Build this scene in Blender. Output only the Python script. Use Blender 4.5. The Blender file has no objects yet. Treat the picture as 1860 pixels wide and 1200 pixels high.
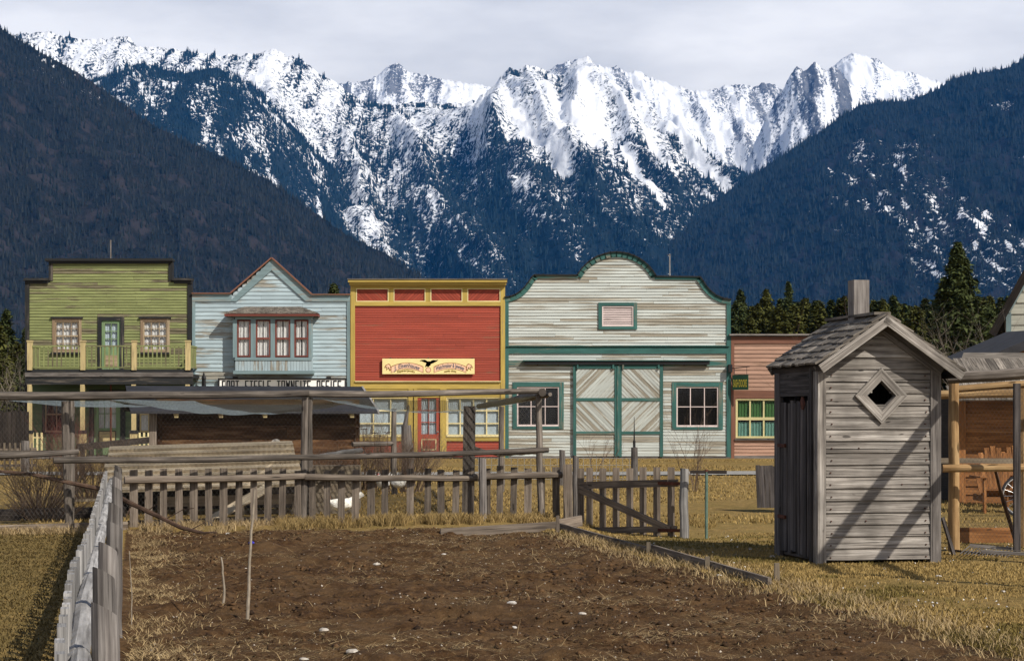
import bpy, math, random
import numpy as np
from mathutils import Vector, Matrix
random.seed(7)
S = bpy.context.scene
R = math.radians
F, CX, HY, EYE = 3500.0, 930.0, 752.0, 1.6        # focal in photo pixels, horizon row, eye height

# ------------------------------------------------------------------ camera
cd = bpy.data.cameras.new('camera'); cam = bpy.data.objects.new('camera', cd)
S.collection.objects.link(cam); S.camera = cam
cam.location = (0, 0, EYE); cam.rotation_euler = (R(90), 0, 0)
cd.sensor_width = 36; cd.lens = F / 1860 * 36; cd.shift_y = (HY - 600) / 1860
cd.clip_start = .1; cd.clip_end = 60000

# ------------------------------------------------------------------ light
SUN = Vector((-.76, .75, -.92)).normalized()
sd = bpy.data.lights.new('sun', 'SUN'); sd.energy = 5.0; sd.angle = R(.55); sd.color = (1, .93, .82)
so = bpy.data.objects.new('sun', sd); S.collection.objects.link(so)
so.rotation_euler = SUN.to_track_quat('-Z', 'Y').to_euler(); so.location = (20, -20, 40)
w = bpy.data.worlds.new('World'); S.world = w; w.use_nodes = True
nt = w.node_tree; nt.nodes.clear()
def N(t, kind, **kw):
    n = t.nodes.new(kind)
    for k, v in kw.items(): setattr(n, k, v)
    return n
out = N(nt, 'ShaderNodeOutputWorld'); bg1 = N(nt, 'ShaderNodeBackground'); bg2 = N(nt, 'ShaderNodeBackground')
sky = N(nt, 'ShaderNodeTexSky', sky_type='NISHITA', sun_disc=False); sky.sun_elevation = R(41.9); sky.sun_rotation = R(137)
nt.links.new(sky.outputs[0], bg1.inputs[0]); bg1.inputs[1].default_value = .085
tc = N(nt, 'ShaderNodeTexCoord'); mp = N(nt, 'ShaderNodeMapping'); mp.inputs['Scale'].default_value = (1, 1, 3.2)
no = N(nt, 'ShaderNodeTexNoise'); no.inputs['Scale'].default_value = 5.5; no.inputs['Detail'].default_value = 6; no.inputs['Roughness'].default_value = .56
rp = N(nt, 'ShaderNodeValToRGB')
rp.color_ramp.elements[0].position = .36; rp.color_ramp.elements[0].color = (.76, .75, .755, 1)
rp.color_ramp.elements[1].position = .64; rp.color_ramp.elements[1].color = (1.08, 1.05, 1.02, 1)
nt.links.new(tc.outputs['Generated'], mp.inputs[0]); nt.links.new(mp.outputs[0], no.inputs['Vector'])
nt.links.new(no.outputs[0], rp.inputs[0]); nt.links.new(rp.outputs[0], bg2.inputs[0])
sp = N(nt, 'ShaderNodeSeparateXYZ'); mr = N(nt, 'ShaderNodeMapRange', interpolation_type='SMOOTHSTEP')
nt.links.new(tc.outputs['Generated'], sp.inputs[0]); nt.links.new(sp.outputs[2], mr.inputs[0])
mr.inputs[1].default_value = .22; mr.inputs[2].default_value = .5
mx = N(nt, 'ShaderNodeMixShader')
nt.links.new(mr.outputs[0], mx.inputs[0]); nt.links.new(bg2.outputs[0], mx.inputs[1]); nt.links.new(bg1.outputs[0], mx.inputs[2])
nt.links.new(mx.outputs[0], out.inputs[0])
S.view_settings.view_transform = 'Standard'; S.view_settings.look = 'None'; S.view_settings.exposure = .10; S.view_settings.gamma = 1
S.cycles.max_bounces = 6; S.cycles.transparent_max_bounces = 12; S.cycles.volume_bounces = 0

# ------------------------------------------------------------------ helpers
def P(px, py, Y): return Vector(((px - CX) / F * Y, Y, EYE - (py - HY) / F * Y))
def GY(py): return EYE * F / (py - HY)
def WX(px, Y=70.): return (px - CX) / F * Y
def WZ(py, Y=70.): return EYE - (py - HY) / F * Y
ORG = {}
def tag(o, label=None, cat=None, group=None, kind=None):
    if label: o['label'] = label
    if cat: o['category'] = cat
    if group: o['group'] = group
    if kind: o['kind'] = kind
    return o
def thing(name, label, cat, loc, group=None):
    o = bpy.data.objects.new(name, None); S.collection.objects.link(o)
    o.location = loc; o.empty_display_size = .2; ORG[o.name] = Vector(loc)
    return tag(o, label, cat, group)

class MB:
    def __init__(s, M=None): s.v = []; s.f = []; s.uv = []; s.r = []; s.sm = []; s.M = M
    def face(s, pts, uvs=None, r=None, sm=False):
        b = len(s.v)
        if s.M: pts = [s.M @ Vector(p) for p in pts]
        s.v += [tuple(p) for p in pts]; s.f.append(list(range(b, b + len(pts))))
        s.uv += uvs if uvs else [(0, 0)] * len(pts); s.r.append(random.random() if r is None else r); s.sm.append(sm)
    def obox(s, c, ax, hs, r=None, taper=1.):
        """box of centre c, axes ax (grain along ax[0]) and half sizes hs"""
        r = random.random() if r is None else r
        a, b, d = [Vector(x) * h for x, h in zip(ax, hs)]; c = Vector(c)
        ou, ov = random.random() * 50, random.random() * 50
        L, W_, D_ = [2 * h for h in hs]
        def q(sa, sb, sc):
            t = taper if sa > 0 else 1
            return c + a * sa + b * sb * t + d * sc * t
        U = lambda u, v: (ou + u, ov + v)
        s.face([q(-1,-1,1), q(1,-1,1), q(1,1,1), q(-1,1,1)], [U(0,0), U(L,0), U(L,W_), U(0,W_)], r)
        s.face([q(-1,1,-1), q(1,1,-1), q(1,-1,-1), q(-1,-1,-1)], [U(0,3), U(L,3), U(L,3+W_), U(0,3+W_)], r)
        s.face([q(-1,-1,-1), q(1,-1,-1), q(1,-1,1), q(-1,-1,1)], [U(0,6), U(L,6), U(L,6+D_), U(0,6+D_)], r)
        s.face([q(1,1,-1), q(-1,1,-1), q(-1,1,1), q(1,1,1)], [U(0,9), U(L,9), U(L,9+D_), U(0,9+D_)], r)
        s.face([q(1,-1,-1), q(1,1,-1), q(1,1,1), q(1,-1,1)], [U(0,0), U(.03,0), U(.03,W_), U(0,W_)], r)
        s.face([q(-1,1,-1), q(-1,-1,-1), q(-1,-1,1), q(-1,1,1)], [U(0,0), U(.03,0), U(.03,W_), U(0,W_)], r)
    def box(s, x0, x1, y0, y1, z0, z1, ax=None, r=None):
        d = (x1 - x0, y1 - y0, z1 - z0)
        if ax is None: ax = max(range(3), key=lambda i: abs(d[i]))
        E = [Vector((1,0,0)), Vector((0,1,0)), Vector((0,0,1))]
        o = [(0,2,1), (1,0,2), (2,0,1)][ax]
        A = [E[i] for i in o]
        if A[0].cross(A[1]).dot(A[2]) < 0: A[2] = -A[2]
        s.obox(((x0+x1)/2, (y0+y1)/2, (z0+z1)/2), A, [abs(d[i])/2 for i in o], r)
        return s
    def beam(s, p0, p1, w, t, up=(0,0,1), r=None, taper=1.):
        p0, p1 = Vector(p0), Vector(p1); d = (p1 - p0); L = d.length; d.normalize()
        sd_ = d.cross(Vector(up))
        if sd_.length < 1e-4: sd_ = d.cross(Vector((0,1,0)))
        sd_.normalize(); u = sd_.cross(d)
        s.obox((p0 + p1) / 2, (d, u, -sd_), (L/2, t/2, w/2), r, taper); return s
    def pole(s, p0, p1, r0, r1=None, n=8, segs=None, wob=.006, bend=0., cut=0., caps=True):
        p0, p1 = Vector(p0), Vector(p1); r1 = r0 if r1 is None else r1
        d = p1 - p0; L = d.length; d.normalize()
        a = d.cross(Vector((.3,.9,.1))); a.normalize(); b = d.cross(a)
        segs = segs or max(1, min(14, int(L / .5)))
        ou, ov, r = random.random()*50, random.random()*50, random.random()
        ph = [random.uniform(-1,1) for _ in range(4)]
        rings = []
        for i in range(segs + 1):
            t = i / segs; c = p0 + (p1 - p0) * t
            c = c + a * (bend * math.sin(math.pi*t) * ph[0] + random.uniform(-wob,wob)) + b * (bend * math.sin(math.pi*t*1.7) * ph[1] + random.uniform(-wob,wob))
            rr = r0 + (r1 - r0) * t; ring = []
            for k in range(n):
                an = 2*math.pi*k/n; q = rr * (1 + random.uniform(-.05,.05)) if wob else rr
                off = a * math.cos(an) * q + b * math.sin(an) * q
                if i == segs and cut: off = off + d * (cut * math.cos(an - 1))
                ring.append(c + off)
            rings.append(ring)
        for i in range(segs):
            u0, u1 = ou + L*i/segs, ou + L*(i+1)/segs
            for k in range(n):
                v0, v1 = ov + 6.28*r0*k/n, ov + 6.28*r0*(k+1)/n; j = (k+1) % n
                s.face([rings[i][k], rings[i][j], rings[i+1][j], rings[i+1][k]], [(u0,v0),(u0,v1),(u1,v1),(u1,v0)], r, True)
        if caps:
            s.face(list(reversed(rings[0])), [(ou+.02*k, ov) for k in range(n)], r)
            s.face(rings[-1], [(ou+.02*k, ov+.01*k) for k in range(n)], r)
        return s
    def prism(s, poly, y0, y1, r=None):
        """poly: (x,z) points, counter-clockwise seen from -y; front at y0"""
        r = random.random() if r is None else r
        s.face([(x, y0, z) for x, z in poly], [(x, z) for x, z in poly], r)
        s.face([(x, y1, z) for x, z in reversed(poly)], [(x, z) for x, z in reversed(poly)], r)
        for i in range(len(poly)):
            (xa, za), (xb, zb) = poly[i], poly[(i+1) % len(poly)]
            L = math.hypot(xb-xa, zb-za)
            s.face([(xb,y0,zb), (xa,y0,za), (xa,y1,za), (xb,y1,zb)], [(L,0), (0,0), (0,y1-y0), (L,y1-y0)], r)
        return s
    def tris(s, V, Fc, r=None, sm=False):
        for f in Fc: s.face([V[i] for i in f], [(V[i][0], V[i][2]) for i in f], r, sm)
    def build(s, name, mat, parent=None):
        me = bpy.data.meshes.new(name)
        o3 = ORG.get(parent.name, Vector((0,0,0))) if parent else None
        if parent is None:
            a = np.array(s.v, dtype=float); c = Vector(((a[:,0].min()+a[:,0].max())/2, (a[:,1].min()+a[:,1].max())/2, a[:,2].min())) if len(a) else Vector((0,0,0))
            o3 = c
        vv = [(x-o3.x, y-o3.y, z-o3.z) for x, y, z in s.v]
        me.from_pydata(vv, [], s.f)
        ul = me.uv_layers.new(name='UVMap'); ul.data.foreach_set('uv', np.array(s.uv, dtype=np.float32).ravel())
        at = me.attributes.new('rnd', 'FLOAT', 'FACE'); at.data.foreach_set('value', np.array(s.r, dtype=np.float32))
        me.polygons.foreach_set('use_smooth', s.sm)
        me.materials.append(mat); me.update()
        o = bpy.data.objects.new(name, me); S.collection.objects.link(o)
        if parent: o.parent = parent; ORG[o.name] = o3
        else: o.location = o3; ORG[o.name] = o3
        return o

def bulk(name, V, Fa, mat, rnd=None, parent=None, smooth=False, attrs=None, org=None):
    """fast mesh from numpy arrays: V (n,3), Fa (m,k)"""
    me = bpy.data.meshes.new(name); n, k = Fa.shape
    V = np.asarray(V, dtype=np.float32)
    if org is not None: V = V - np.array(org, dtype=np.float32)
    me.vertices.add(len(V)); me.vertices.foreach_set('co', V.ravel())
    me.loops.add(n*k); me.loops.foreach_set('vertex_index', Fa.astype(np.int32).ravel())
    me.polygons.add(n); me.polygons.foreach_set('loop_start', np.arange(0, n*k, k, dtype=np.int32))
    try: me.polygons.foreach_set('loop_total', np.full(n, k, dtype=np.int32))
    except Exception: pass
    if smooth: me.polygons.foreach_set('use_smooth', np.ones(n, dtype=bool))
    me.update(calc_edges=True)
    if rnd is not None:
        a = me.attributes.new('rnd', 'FLOAT', 'FACE'); a.data.foreach_set('value', np.asarray(rnd, dtype=np.float32))
    for kx, vals in (attrs or {}).items():
        a = me.attributes.new(kx, 'FLOAT', 'POINT'); a.data.foreach_set('value', np.asarray(vals, dtype=np.float32))
    me.materials.append(mat)
    o = bpy.data.objects.new(name, me); S.collection.objects.link(o)
    if org is not None: o.location = org
    if parent: o.parent = parent; o.location = (0,0,0)
    return o

# ------------------------------------------------------------------ noise (numpy)
def _h(ix, iy, seed):
    n = (ix.astype(np.int64) * 374761393 + iy.astype(np.int64) * 668265263 + seed * 1442695041) & 0xffffffff
    n = ((n ^ (n >> 13)) * 1274126177) & 0xffffffff
    return ((n ^ (n >> 16)) & 0xffff) / 65535.0
def vn(x, y, seed=0):
    x, y = np.asarray(x, float), np.asarray(y, float)
    ix, iy = np.floor(x), np.floor(y); fx, fy = x-ix, y-iy
    fx = fx*fx*(3-2*fx); fy = fy*fy*(3-2*fy)
    a, b, c, d = _h(ix,iy,seed), _h(ix+1,iy,seed), _h(ix,iy+1,seed), _h(ix+1,iy+1,seed)
    return a + (b-a)*fx + (c-a)*fy + (a-b-c+d)*fx*fy
def fbm(x, y, seed=0, o=5, g=.5):
    t = 0; a = 1; n = 0
    for i in range(o): t = t + a*vn(np.asarray(x)*2**i, np.asarray(y)*2**i, seed+i*17); n += a; a *= g
    return t/n
def ridged(x, y, seed=0, o=5, g=.5):
    t = 0; a = 1; n = 0
    for i in range(o): t = t + a*(1-abs(2*vn(np.asarray(x)*2**i, np.asarray(y)*2**i, seed+i*17)-1)); n += a; a *= g
    return t/n
def sstep(a, b, x):
    t = np.clip((np.asarray(x, float)-a)/(b-a), 0, 1); return t*t*(3-2*t)

# ------------------------------------------------------------------ materials
def new(name, rough=.85, spec=.3):
    m = bpy.data.materials.new(name); m.use_nodes = True; t = m.node_tree; b = t.nodes['Principled BSDF']
    b.inputs['Roughness'].default_value = rough; b.inputs['Specular IOR Level'].default_value = spec
    return m, t, b
def c4(c): return (c[0], c[1], c[2], 1)
def noise(t, vec, scale=1, detail=4, rough=.55):
    n = N(t, 'ShaderNodeTexNoise'); n.inputs['Scale'].default_value = scale; n.inputs['Detail'].default_value = detail
    n.inputs['Roughness'].default_value = rough; t.links.new(vec, n.inputs['Vector']); return n.outputs[0]
def mapping(t, vec, sc):
    m = N(t, 'ShaderNodeMapping'); m.inputs['Scale'].default_value = sc; t.links.new(vec, m.inputs[0]); return m.outputs[0]
def ramp(t, fac, stops):
    r = N(t, 'ShaderNodeValToRGB'); e = r.color_ramp.elements
    while len(e) < len(stops): e.new(.5)
    for q, (p, c) in zip(e, stops): q.position = p; q.color = c4(c) if hasattr(c, '__len__') else (c, c, c, 1)
    t.links.new(fac, r.inputs[0]); return r.outputs[0]
def mixc(t, fac, a, b, mode='MIX'):
    m = N(t, 'ShaderNodeMix', data_type='RGBA', blend_type=mode)
    for i, v in ((0, fac), (6, a), (7, b)):
        if hasattr(v, 'is_linked'): t.links.new(v, m.inputs[i])
        elif i == 0: m.inputs[0].default_value = v
        else: m.inputs[i].default_value = c4(v)
    return m.outputs[2]
def mth(t, op, a, b=0., clamp=False):
    m = N(t, 'ShaderNodeMath', operation=op, use_clamp=clamp)
    for i, v in ((0, a), (1, b)):
        if hasattr(v, 'is_linked'): t.links.new(v, m.inputs[i])
        else: m.inputs[i].default_value = v
    return m.outputs[0]
def attr(t, name='rnd'):
    a = N(t, 'ShaderNodeAttribute'); a.attribute_name = name; return a.outputs['Fac']
def bump(t, b, h, strength=.4, dist=.01):
    n = N(t, 'ShaderNodeBump'); n.inputs['Strength'].default_value = strength; n.inputs['Distance'].default_value = dist
    t.links.new(h, n.inputs['Height']); t.links.new(n.outputs[0], b.inputs['Normal'])
def tcs(t): return N(t, 'ShaderNodeTexCoord').outputs

def wood(name, cd_, cm, cl, gu=1.4, gv=26, var=.35, crack=.6, rough=.88, bs=.5, stain=.25):
    m, t, b = new(name, rough, .2); T = tcs(t)
    g = noise(t, mapping(t, T['UV'], (gu, gv, 1)), 1, 6, .65)
    col = ramp(t, g, [(.3, cd_), (.5, cm), (.7, cl)])
    k = noise(t, mapping(t, T['UV'], (gu*.7, gv*2.6, 1)), 1, 3, .5)
    ck = ramp(t, k, [(.33, 1.), (.40, 0.)])
    col = mixc(t, mth(t, 'MULTIPLY', ck, crack), col, tuple(x*.25 for x in cd_))
    kn = ramp(t, noise(t, mapping(t, T['UV'], (4.5, 15, 1)), 1, 1, .3), [(.735, 0.), (.775, .8)])
    col = mixc(t, kn, col, tuple(x*.35 for x in cd_))
    v = mth(t, 'MULTIPLY_ADD', attr(t), var*2); t.nodes[-1].inputs[2].default_value = 1-var
    col = mixc(t, 1., col, v, 'MULTIPLY')
    st = ramp(t, noise(t, T['Object'], 2.2, 3), [(.35, 1-stain), (.6, 1.)])
    col = mixc(t, 1., col, st, 'MULTIPLY')
    t.links.new(col, b.inputs['Base Color'])
    bump(t, b, mth(t, 'SUBTRACT', g, mth(t, 'MULTIPLY', ck, .5)), bs, .012)
    return m

def paint(name, pc, wd, wl, peel=.5, gu=.8, gv=11, k=.35, low=.35, rough=.75, var=.12, dirt=.25):
    """painted board with the paint worn off to bare wood; peel .3 = little, .7 = most gone"""
    m, t, b = new(name, rough, .3); T = tcs(t)
    g = noise(t, mapping(t, T['UV'], (gu, gv, 1)), 1, 6, .68)
    lo = noise(t, mapping(t, T['Object'], (.5, .5, 1.1)), 1, 3, .5)
    s_ = mth(t, 'ADD', g, mth(t, 'MULTIPLY', mth(t, 'SUBTRACT', attr(t), .5), k))
    s_ = mth(t, 'ADD', s_, mth(t, 'MULTIPLY', mth(t, 'SUBTRACT', lo, .5), low))
    mask = ramp(t, s_, [(1-peel-.02, 0.), (1-peel+.10, 1.)])
    fine = noise(t, mapping(t, T['UV'], (gu*2, gv*3, 1)), 1, 4, .6)
    wc = ramp(t, fine, [(.3, wd), (.65, wl)])
    dv = noise(t, mapping(t, T['UV'], (gu*1.3, gv*.8, 1)), 1, 5, .6)
    pcol = mixc(t, ramp(t, dv, [(.38, 1.), (.62, 0.)]), pc, tuple(x*(1-dirt) for x in pc))
    v = mth(t, 'MULTIPLY_ADD', attr(t), var*2); t.nodes[-1].inputs[2].default_value = 1-var
    pcol = mixc(t, 1., pcol, v, 'MULTIPLY')
    t.links.new(mixc(t, mask, pcol, wc), b.inputs['Base Color'])
    bump(t, b, mth(t, 'SUBTRACT', fine, mask), .25, .008)
    return m

def plain(name, c, rough=.7, var=.12, sc=6., metal=0., spec=.3):
    m, t, b = new(name, rough, spec); T = tcs(t)
    g = noise(t, T['Object'], sc, 5, .6)
    col = ramp(t, g, [(.3, tuple(x*(1-var*1.6) for x in c)), (.7, tuple(min(1, x*(1+var)) for x in c))])
    v = mth(t, 'MULTIPLY_ADD', attr(t), var*1.2); t.nodes[-1].inputs[2].default_value = 1-var*.6
    t.links.new(mixc(t, 1., col, v, 'MULTIPLY'), b.inputs['Base Color']); b.inputs['Metallic'].default_value = metal
    return m
def leafy(name, cd_, cl, rough=.8, trans=0.):
    m, t, b = new(name, rough, .15)
    t.links.new(ramp(t, attr(t), [(0., cd_), (1., cl)]), b.inputs['Base Color'])
    return m
def screen(name, c, cover, pu, pv, rough=.6):
    """see-through netting: wire pattern in UV"""
    m, t, b = new(name, rough); T = tcs(t); b.inputs['Base Color'].default_value = c4(c)
    tr = N(t, 'ShaderNodeBsdfTransparent'); mx_ = N(t, 'ShaderNodeMixShader')
    s_ = N(t, 'ShaderNodeSeparateXYZ'); t.links.new(T['UV'], s_.inputs[0])
    a = mth(t, 'ADD', mth(t, 'MULTIPLY', s_.outputs[0], pu), mth(t, 'MULTIPLY', s_.outputs[1], pv))
    c_ = mth(t, 'SUBTRACT', mth(t, 'MULTIPLY', s_.outputs[0], pu), mth(t, 'MULTIPLY', s_.outputs[1], pv))
    w1 = mth(t, 'ABSOLUTE', mth(t, 'SUBTRACT', mth(t, 'FRACT', a), .5)); w2 = mth(t, 'ABSOLUTE', mth(t, 'SUBTRACT', mth(t, 'FRACT', c_), .5))
    k = mth(t, 'LESS_THAN', mth(t, 'MINIMUM', w1, w2), cover)
    t.links.new(k, mx_.inputs[0]); t.links.new(tr.outputs[0], mx_.inputs[1]); t.links.new(b.outputs[0], mx_.inputs[2])
    t.links.new(mx_.outputs[0], t.nodes['Material Output'].inputs[0])
    return m
def glass(name, tint=(.02,.02,.02), alpha=.25, rough=.08):
    m, t, b = new(name, rough, .6); b.inputs['Base Color'].default_value = c4(tint)
    tr = N(t, 'ShaderNodeBsdfTransparent'); mx_ = N(t, 'ShaderNodeMixShader'); mx_.inputs[0].default_value = alpha
    t.links.new(tr.outputs[0], mx_.inputs[1]); t.links.new(b.outputs[0], mx_.inputs[2])
    t.links.new(mx_.outputs[0], t.nodes['Material Output'].inputs[0]); return m

M = {}
M['grey'] = wood('weathered_grey_wood', (.06,.052,.05), (.15,.135,.125), (.26,.24,.225))
M['pole'] = wood('weathered_pole', (.052,.043,.036), (.132,.112,.095), (.25,.215,.185), gv=16, bs=.6)
M['picket'] = wood('picket_wood', (.065,.052,.042), (.155,.125,.10), (.27,.225,.18), gv=30)
M['pale'] = wood('silver_wood', (.12,.115,.112), (.25,.243,.238), (.40,.39,.38), gv=22, crack=.5)
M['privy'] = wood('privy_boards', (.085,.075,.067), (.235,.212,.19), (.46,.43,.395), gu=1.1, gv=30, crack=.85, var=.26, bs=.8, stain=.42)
M['privydoor'] = wood('privy_door_boards', (.03,.026,.026), (.075,.066,.064), (.14,.125,.12), gv=30, crack=.8, var=.4, bs=.8)  # darker than the front boards; door side's shade goes into this tone
M['shake'] = wood('roof_shakes', (.06,.05,.042), (.16,.14,.118), (.31,.275,.235), gu=2, gv=30, var=.5, bs=.8)
M['darkwood'] = wood('dark_boards', (.012,.010,.009), (.028,.022,.019), (.05,.042,.036))
M['log'] = wood('brown_logs', (.022,.010,.005), (.062,.029,.013), (.135,.075,.036), gv=9, var=.45)
M['coop'] = wood('bleached_boards', (.26,.21,.145), (.46,.38,.27), (.60,.52,.39), gu=.8, gv=14, crack=.35, var=.14)
M['coopwall'] = wood('coop_wall_boards', (.10,.08,.06), (.18,.145,.105), (.25,.21,.15), gu=.8, gv=14)
M['orange'] = wood('orange_new_wood', (.12,.047,.016), (.23,.10,.035), (.32,.155,.06), gv=18, crack=.4, var=.2)
M['amberpole'] = wood('amber_peeled_pole', (.15,.085,.035), (.30,.19,.09), (.42,.29,.15), gv=12, crack=.35, var=.2)
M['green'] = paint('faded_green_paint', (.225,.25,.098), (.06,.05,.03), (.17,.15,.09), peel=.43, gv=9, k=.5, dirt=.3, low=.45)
M['greenshade'] = paint('shade_toned_green_paint', (.09,.13,.065), (.05,.05,.03), (.12,.12,.08), peel=.3)  # darker copy of the green paint, with the balcony's shade mixed in
M['greendoor'] = paint('door_green_paint', (.17,.26,.13), (.05,.05,.03), (.14,.13,.09), peel=.33)
M['blacktrim'] = paint('black_worn_trim', (.016,.017,.018), (.05,.042,.035), (.13,.11,.09), peel=.40, k=.2)
M['tan'] = paint('tan_paint', (.50,.40,.20), (.16,.11,.06), (.30,.24,.14), peel=.40)
M['rawframe'] = paint('worn_tan_frame', (.40,.31,.20), (.13,.08,.05), (.26,.19,.12), peel=.55)
M['blue'] = paint('pale_blue_paint', (.355,.445,.485), (.13,.12,.10), (.30,.29,.25), peel=.43, gv=8, k=.32, low=.75, dirt=.2)
M['bluetrim'] = paint('blue_grey_trim', (.19,.27,.29), (.12,.12,.11), (.28,.27,.24), peel=.37, low=.5)
M['redsash'] = paint('brick_red_sash', (.17,.045,.032), (.10,.06,.05), (.2,.14,.11), peel=.32)
M['red'] = paint('brick_red_paint', (.31,.056,.033), (.10,.06,.035), (.21,.13,.075), peel=.365, gu=.5, gv=9, k=.14, low=.42, dirt=.2)
M['yellow'] = paint('mustard_paint', (.42,.305,.075), (.20,.14,.05), (.36,.28,.13), peel=.34, k=.2, dirt=.22)
M['cream'] = paint('cream_paint', (.72,.62,.33), (.3,.22,.1), (.45,.36,.2), peel=.3)
M['barn'] = paint('barn_white_paint', (.495,.53,.505), (.15,.135,.105), (.33,.30,.24), peel=.50, gu=.35, gv=9, k=.30, low=.35, dirt=.22)
M['teal'] = paint('teal_paint', (.038,.125,.112), (.08,.09,.07), (.2,.19,.15), peel=.37, low=.6, dirt=.35)
M['pinkwhite'] = paint('pinkish_white_sash', (.66,.55,.53), (.2,.15,.13), (.4,.33,.3), peel=.3)
M['pink'] = paint('salmon_pink_paint', (.37,.222,.16), (.14,.08,.05), (.32,.2,.14), peel=.37, k=.25, low=.4, dirt=.25)
M['brown'] = paint('brown_trim_paint', (.19,.085,.055), (.09,.055,.04), (.17,.12,.09), peel=.36)
M['lemon'] = paint('lemon_window_paint', (.56,.50,.26), (.25,.2,.1), (.4,.36,.2), peel=.25)
M['white'] = paint('white_sign_paint', (.80,.80,.77), (.4,.38,.33), (.55,.53,.48), peel=.18, k=.05, dirt=.08)
M['housewhite'] = paint('cream_white_siding', (.42,.42,.36), (.2,.18,.14), (.3,.28,.22), peel=.3, k=.1)
M['black'] = plain('black_iron', (.012,.012,.013), .5)
M['tar'] = plain('tar_paper', (.022,.022,.026), .8, .3, 3)
M['inside'] = plain('dark_interior', (.012,.010,.009), .9)
M['curtain'] = plain('white_curtain', (.72,.73,.72), .9, .06)
M['bluecurtain'] = plain('bluish_blind', (.50,.60,.66), .9, .06)
M['greenshadecloth'] = plain('green_roller_blind', (.055,.15,.045), .9, .1)
M['tealcurtain'] = plain('teal_curtain', (.14,.30,.25), .9, .1)
M['pane'] = glass('window_glass', (.01,.01,.012), .12)
M['darkpane'] = glass('dark_window_glass', (.012,.012,.012), .35)
M['signcream'] = plain('cream_sign_board', (.78,.64,.30), .6, .05)
M['ribbon'] = plain('pale_pink_ribbon', (.78,.50,.33), .6, .05)
M['signbrown'] = plain('sign_brown_ink', (.07,.025,.012), .7, .1)
M['signline'] = plain('ribbon_outline', (.22,.08,.02), .7, .1)
M['ink'] = plain('slate_ink', (.10,.10,.14), .7, .1)
M['olive'] = plain('olive_ink', (.22,.16,.02), .7, .1)
M['signgreen'] = plain('dark_green_sign', (.012,.06,.03), .6, .2)
M['signgold'] = plain('gold_lettering', (.45,.38,.04), .6, .1)
M['rust'] = plain('rusty_iron', (.07,.022,.012), .85, .4, 20)
M['metal'] = plain('grey_metal', (.35,.36,.36), .4, .15, 8, .7)
M['chrome'] = plain('bright_metal', (.7,.72,.75), .25, .1, 8, .9)
M['rubber'] = plain('tyre_rubber', (.015,.015,.02), .7)
M['greenpipe'] = plain('green_pipe', (.10,.16,.13), .5, .2, 10, .2)
M['stone'] = plain('pale_stone', (.42,.38,.33), .85, .25, 20)
M['bone'] = plain('white_shell', (.50,.47,.43), .7, .12, 20)
M['hen'] = plain('white_feathers', (.78,.76,.70), .85, .08, 30)
M['comb'] = plain('red_comb', (.45,.02,.015), .6)
M['beak'] = plain('yellow_beak', (.5,.3,.06), .6)
M['bluebag'] = plain('blue_scrap', (.03,.03,.35), .4)
M['bamboo'] = plain('pale_cane', (.28,.235,.18), .7, .25, 14)
M['bark'] = plain('brown_bark', (.07,.042,.028), .9, .35, 8)
M['twig'] = leafy('bare_twigs', (.07,.045,.03), (.22,.155,.11))
M['darktwig'] = leafy('dark_twigs', (.035,.024,.018), (.12,.08,.055))
M['redtwig'] = leafy('red_twigs', (.09,.03,.028), (.20,.075,.06))
M['paletwig'] = leafy('pale_twigs', (.20,.16,.12), (.38,.33,.27))
M['conifer'] = leafy('conifer_needles', (.010,.020,.008), (.068,.082,.024))
M['conifer2'] = leafy('yellow_green_needles', (.015,.022,.006), (.10,.10,.022))
M['net'] = screen('blue_grey_netting', (.28,.36,.40), .15, 16, 16)
M['wire'] = screen('chicken_wire', (.10,.09,.08), .012, 15, 12)
M['wiredark'] = screen('rusty_chicken_wire', (.05,.04,.035), .028, 18, 14)
M['dish'] = plain('pale_disc', (.5,.46,.42), .6)
# ------------------------------------------------------------------ ground
def soil_line(y): return .64 + (26.3 - y) * .2135            # right edge of the dug bed
def fence_x(y): return -.33 - .1945 * (y - 1)                  # left picket fence, running away from us
def gh(x, y):
    x, y = np.asarray(x, float), np.asarray(y, float)
    dip = -.13 * sstep(.6, 1.6, x) * (1-sstep(4.5, 7, x)) * sstep(24.5, 26.2, y) * (1-sstep(31, 36, y))
    roll = .10*(fbm(x/9+3, y/9, 5, 3)-.5) * sstep(31, 40, y) * (1-sstep(60, 68, y))
    return dip + roll
xs = np.concatenate([-np.geomspace(9000, 14, 46), np.arange(-13.5, -6.2, .25), np.arange(-6.2, 5.6, .055), np.arange(5.6, 14, .25), np.geomspace(14, 9000, 46)])
ys = np.concatenate([np.arange(-6, 5, .5), np.arange(5, 12, .11), np.arange(12, 29.5, .07), np.arange(29.5, 45, .3), np.arange(45, 80, 1.), np.geomspace(80, 15000, 50)])
X, Y = np.meshgrid(xs, ys)
inb = sstep(0, .25, soil_line(Y) - X + .12*(fbm(X*2, Y*2, 3)-.5)) * sstep(0, .25, X - fence_x(Y) + .15) * (1 - sstep(26.1, 27.3, Y + .5*(fbm(X*1.2, Y*1.2, 8)-.5) - .11*(X+5)))
near = (1 - sstep(30, 34, Y)) * (1 - sstep(9, 13, abs(X)))
Z = gh(X, Y) + near*.03*(fbm(X*1.5, Y*1.5, 9)-.5)
clod = ridged(X*1.9, Y*1.2, 21, 3)*.5 + fbm(X*6, Y*6, 11, 3)
Z = Z + inb*(.15*(fbm(X*.9, Y*1.3, 31, 3)-.5) + .11*(clod-.95) + .03*(fbm(X*14, Y*14, 35, 2)-.5) - .02)
Z = Z + near*(1-inb)*.02*(fbm(X*7, Y*7, 13, 2)-.5)
nr, nc = X.shape
idx = np.arange(nr*nc).reshape(nr, nc)
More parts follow.
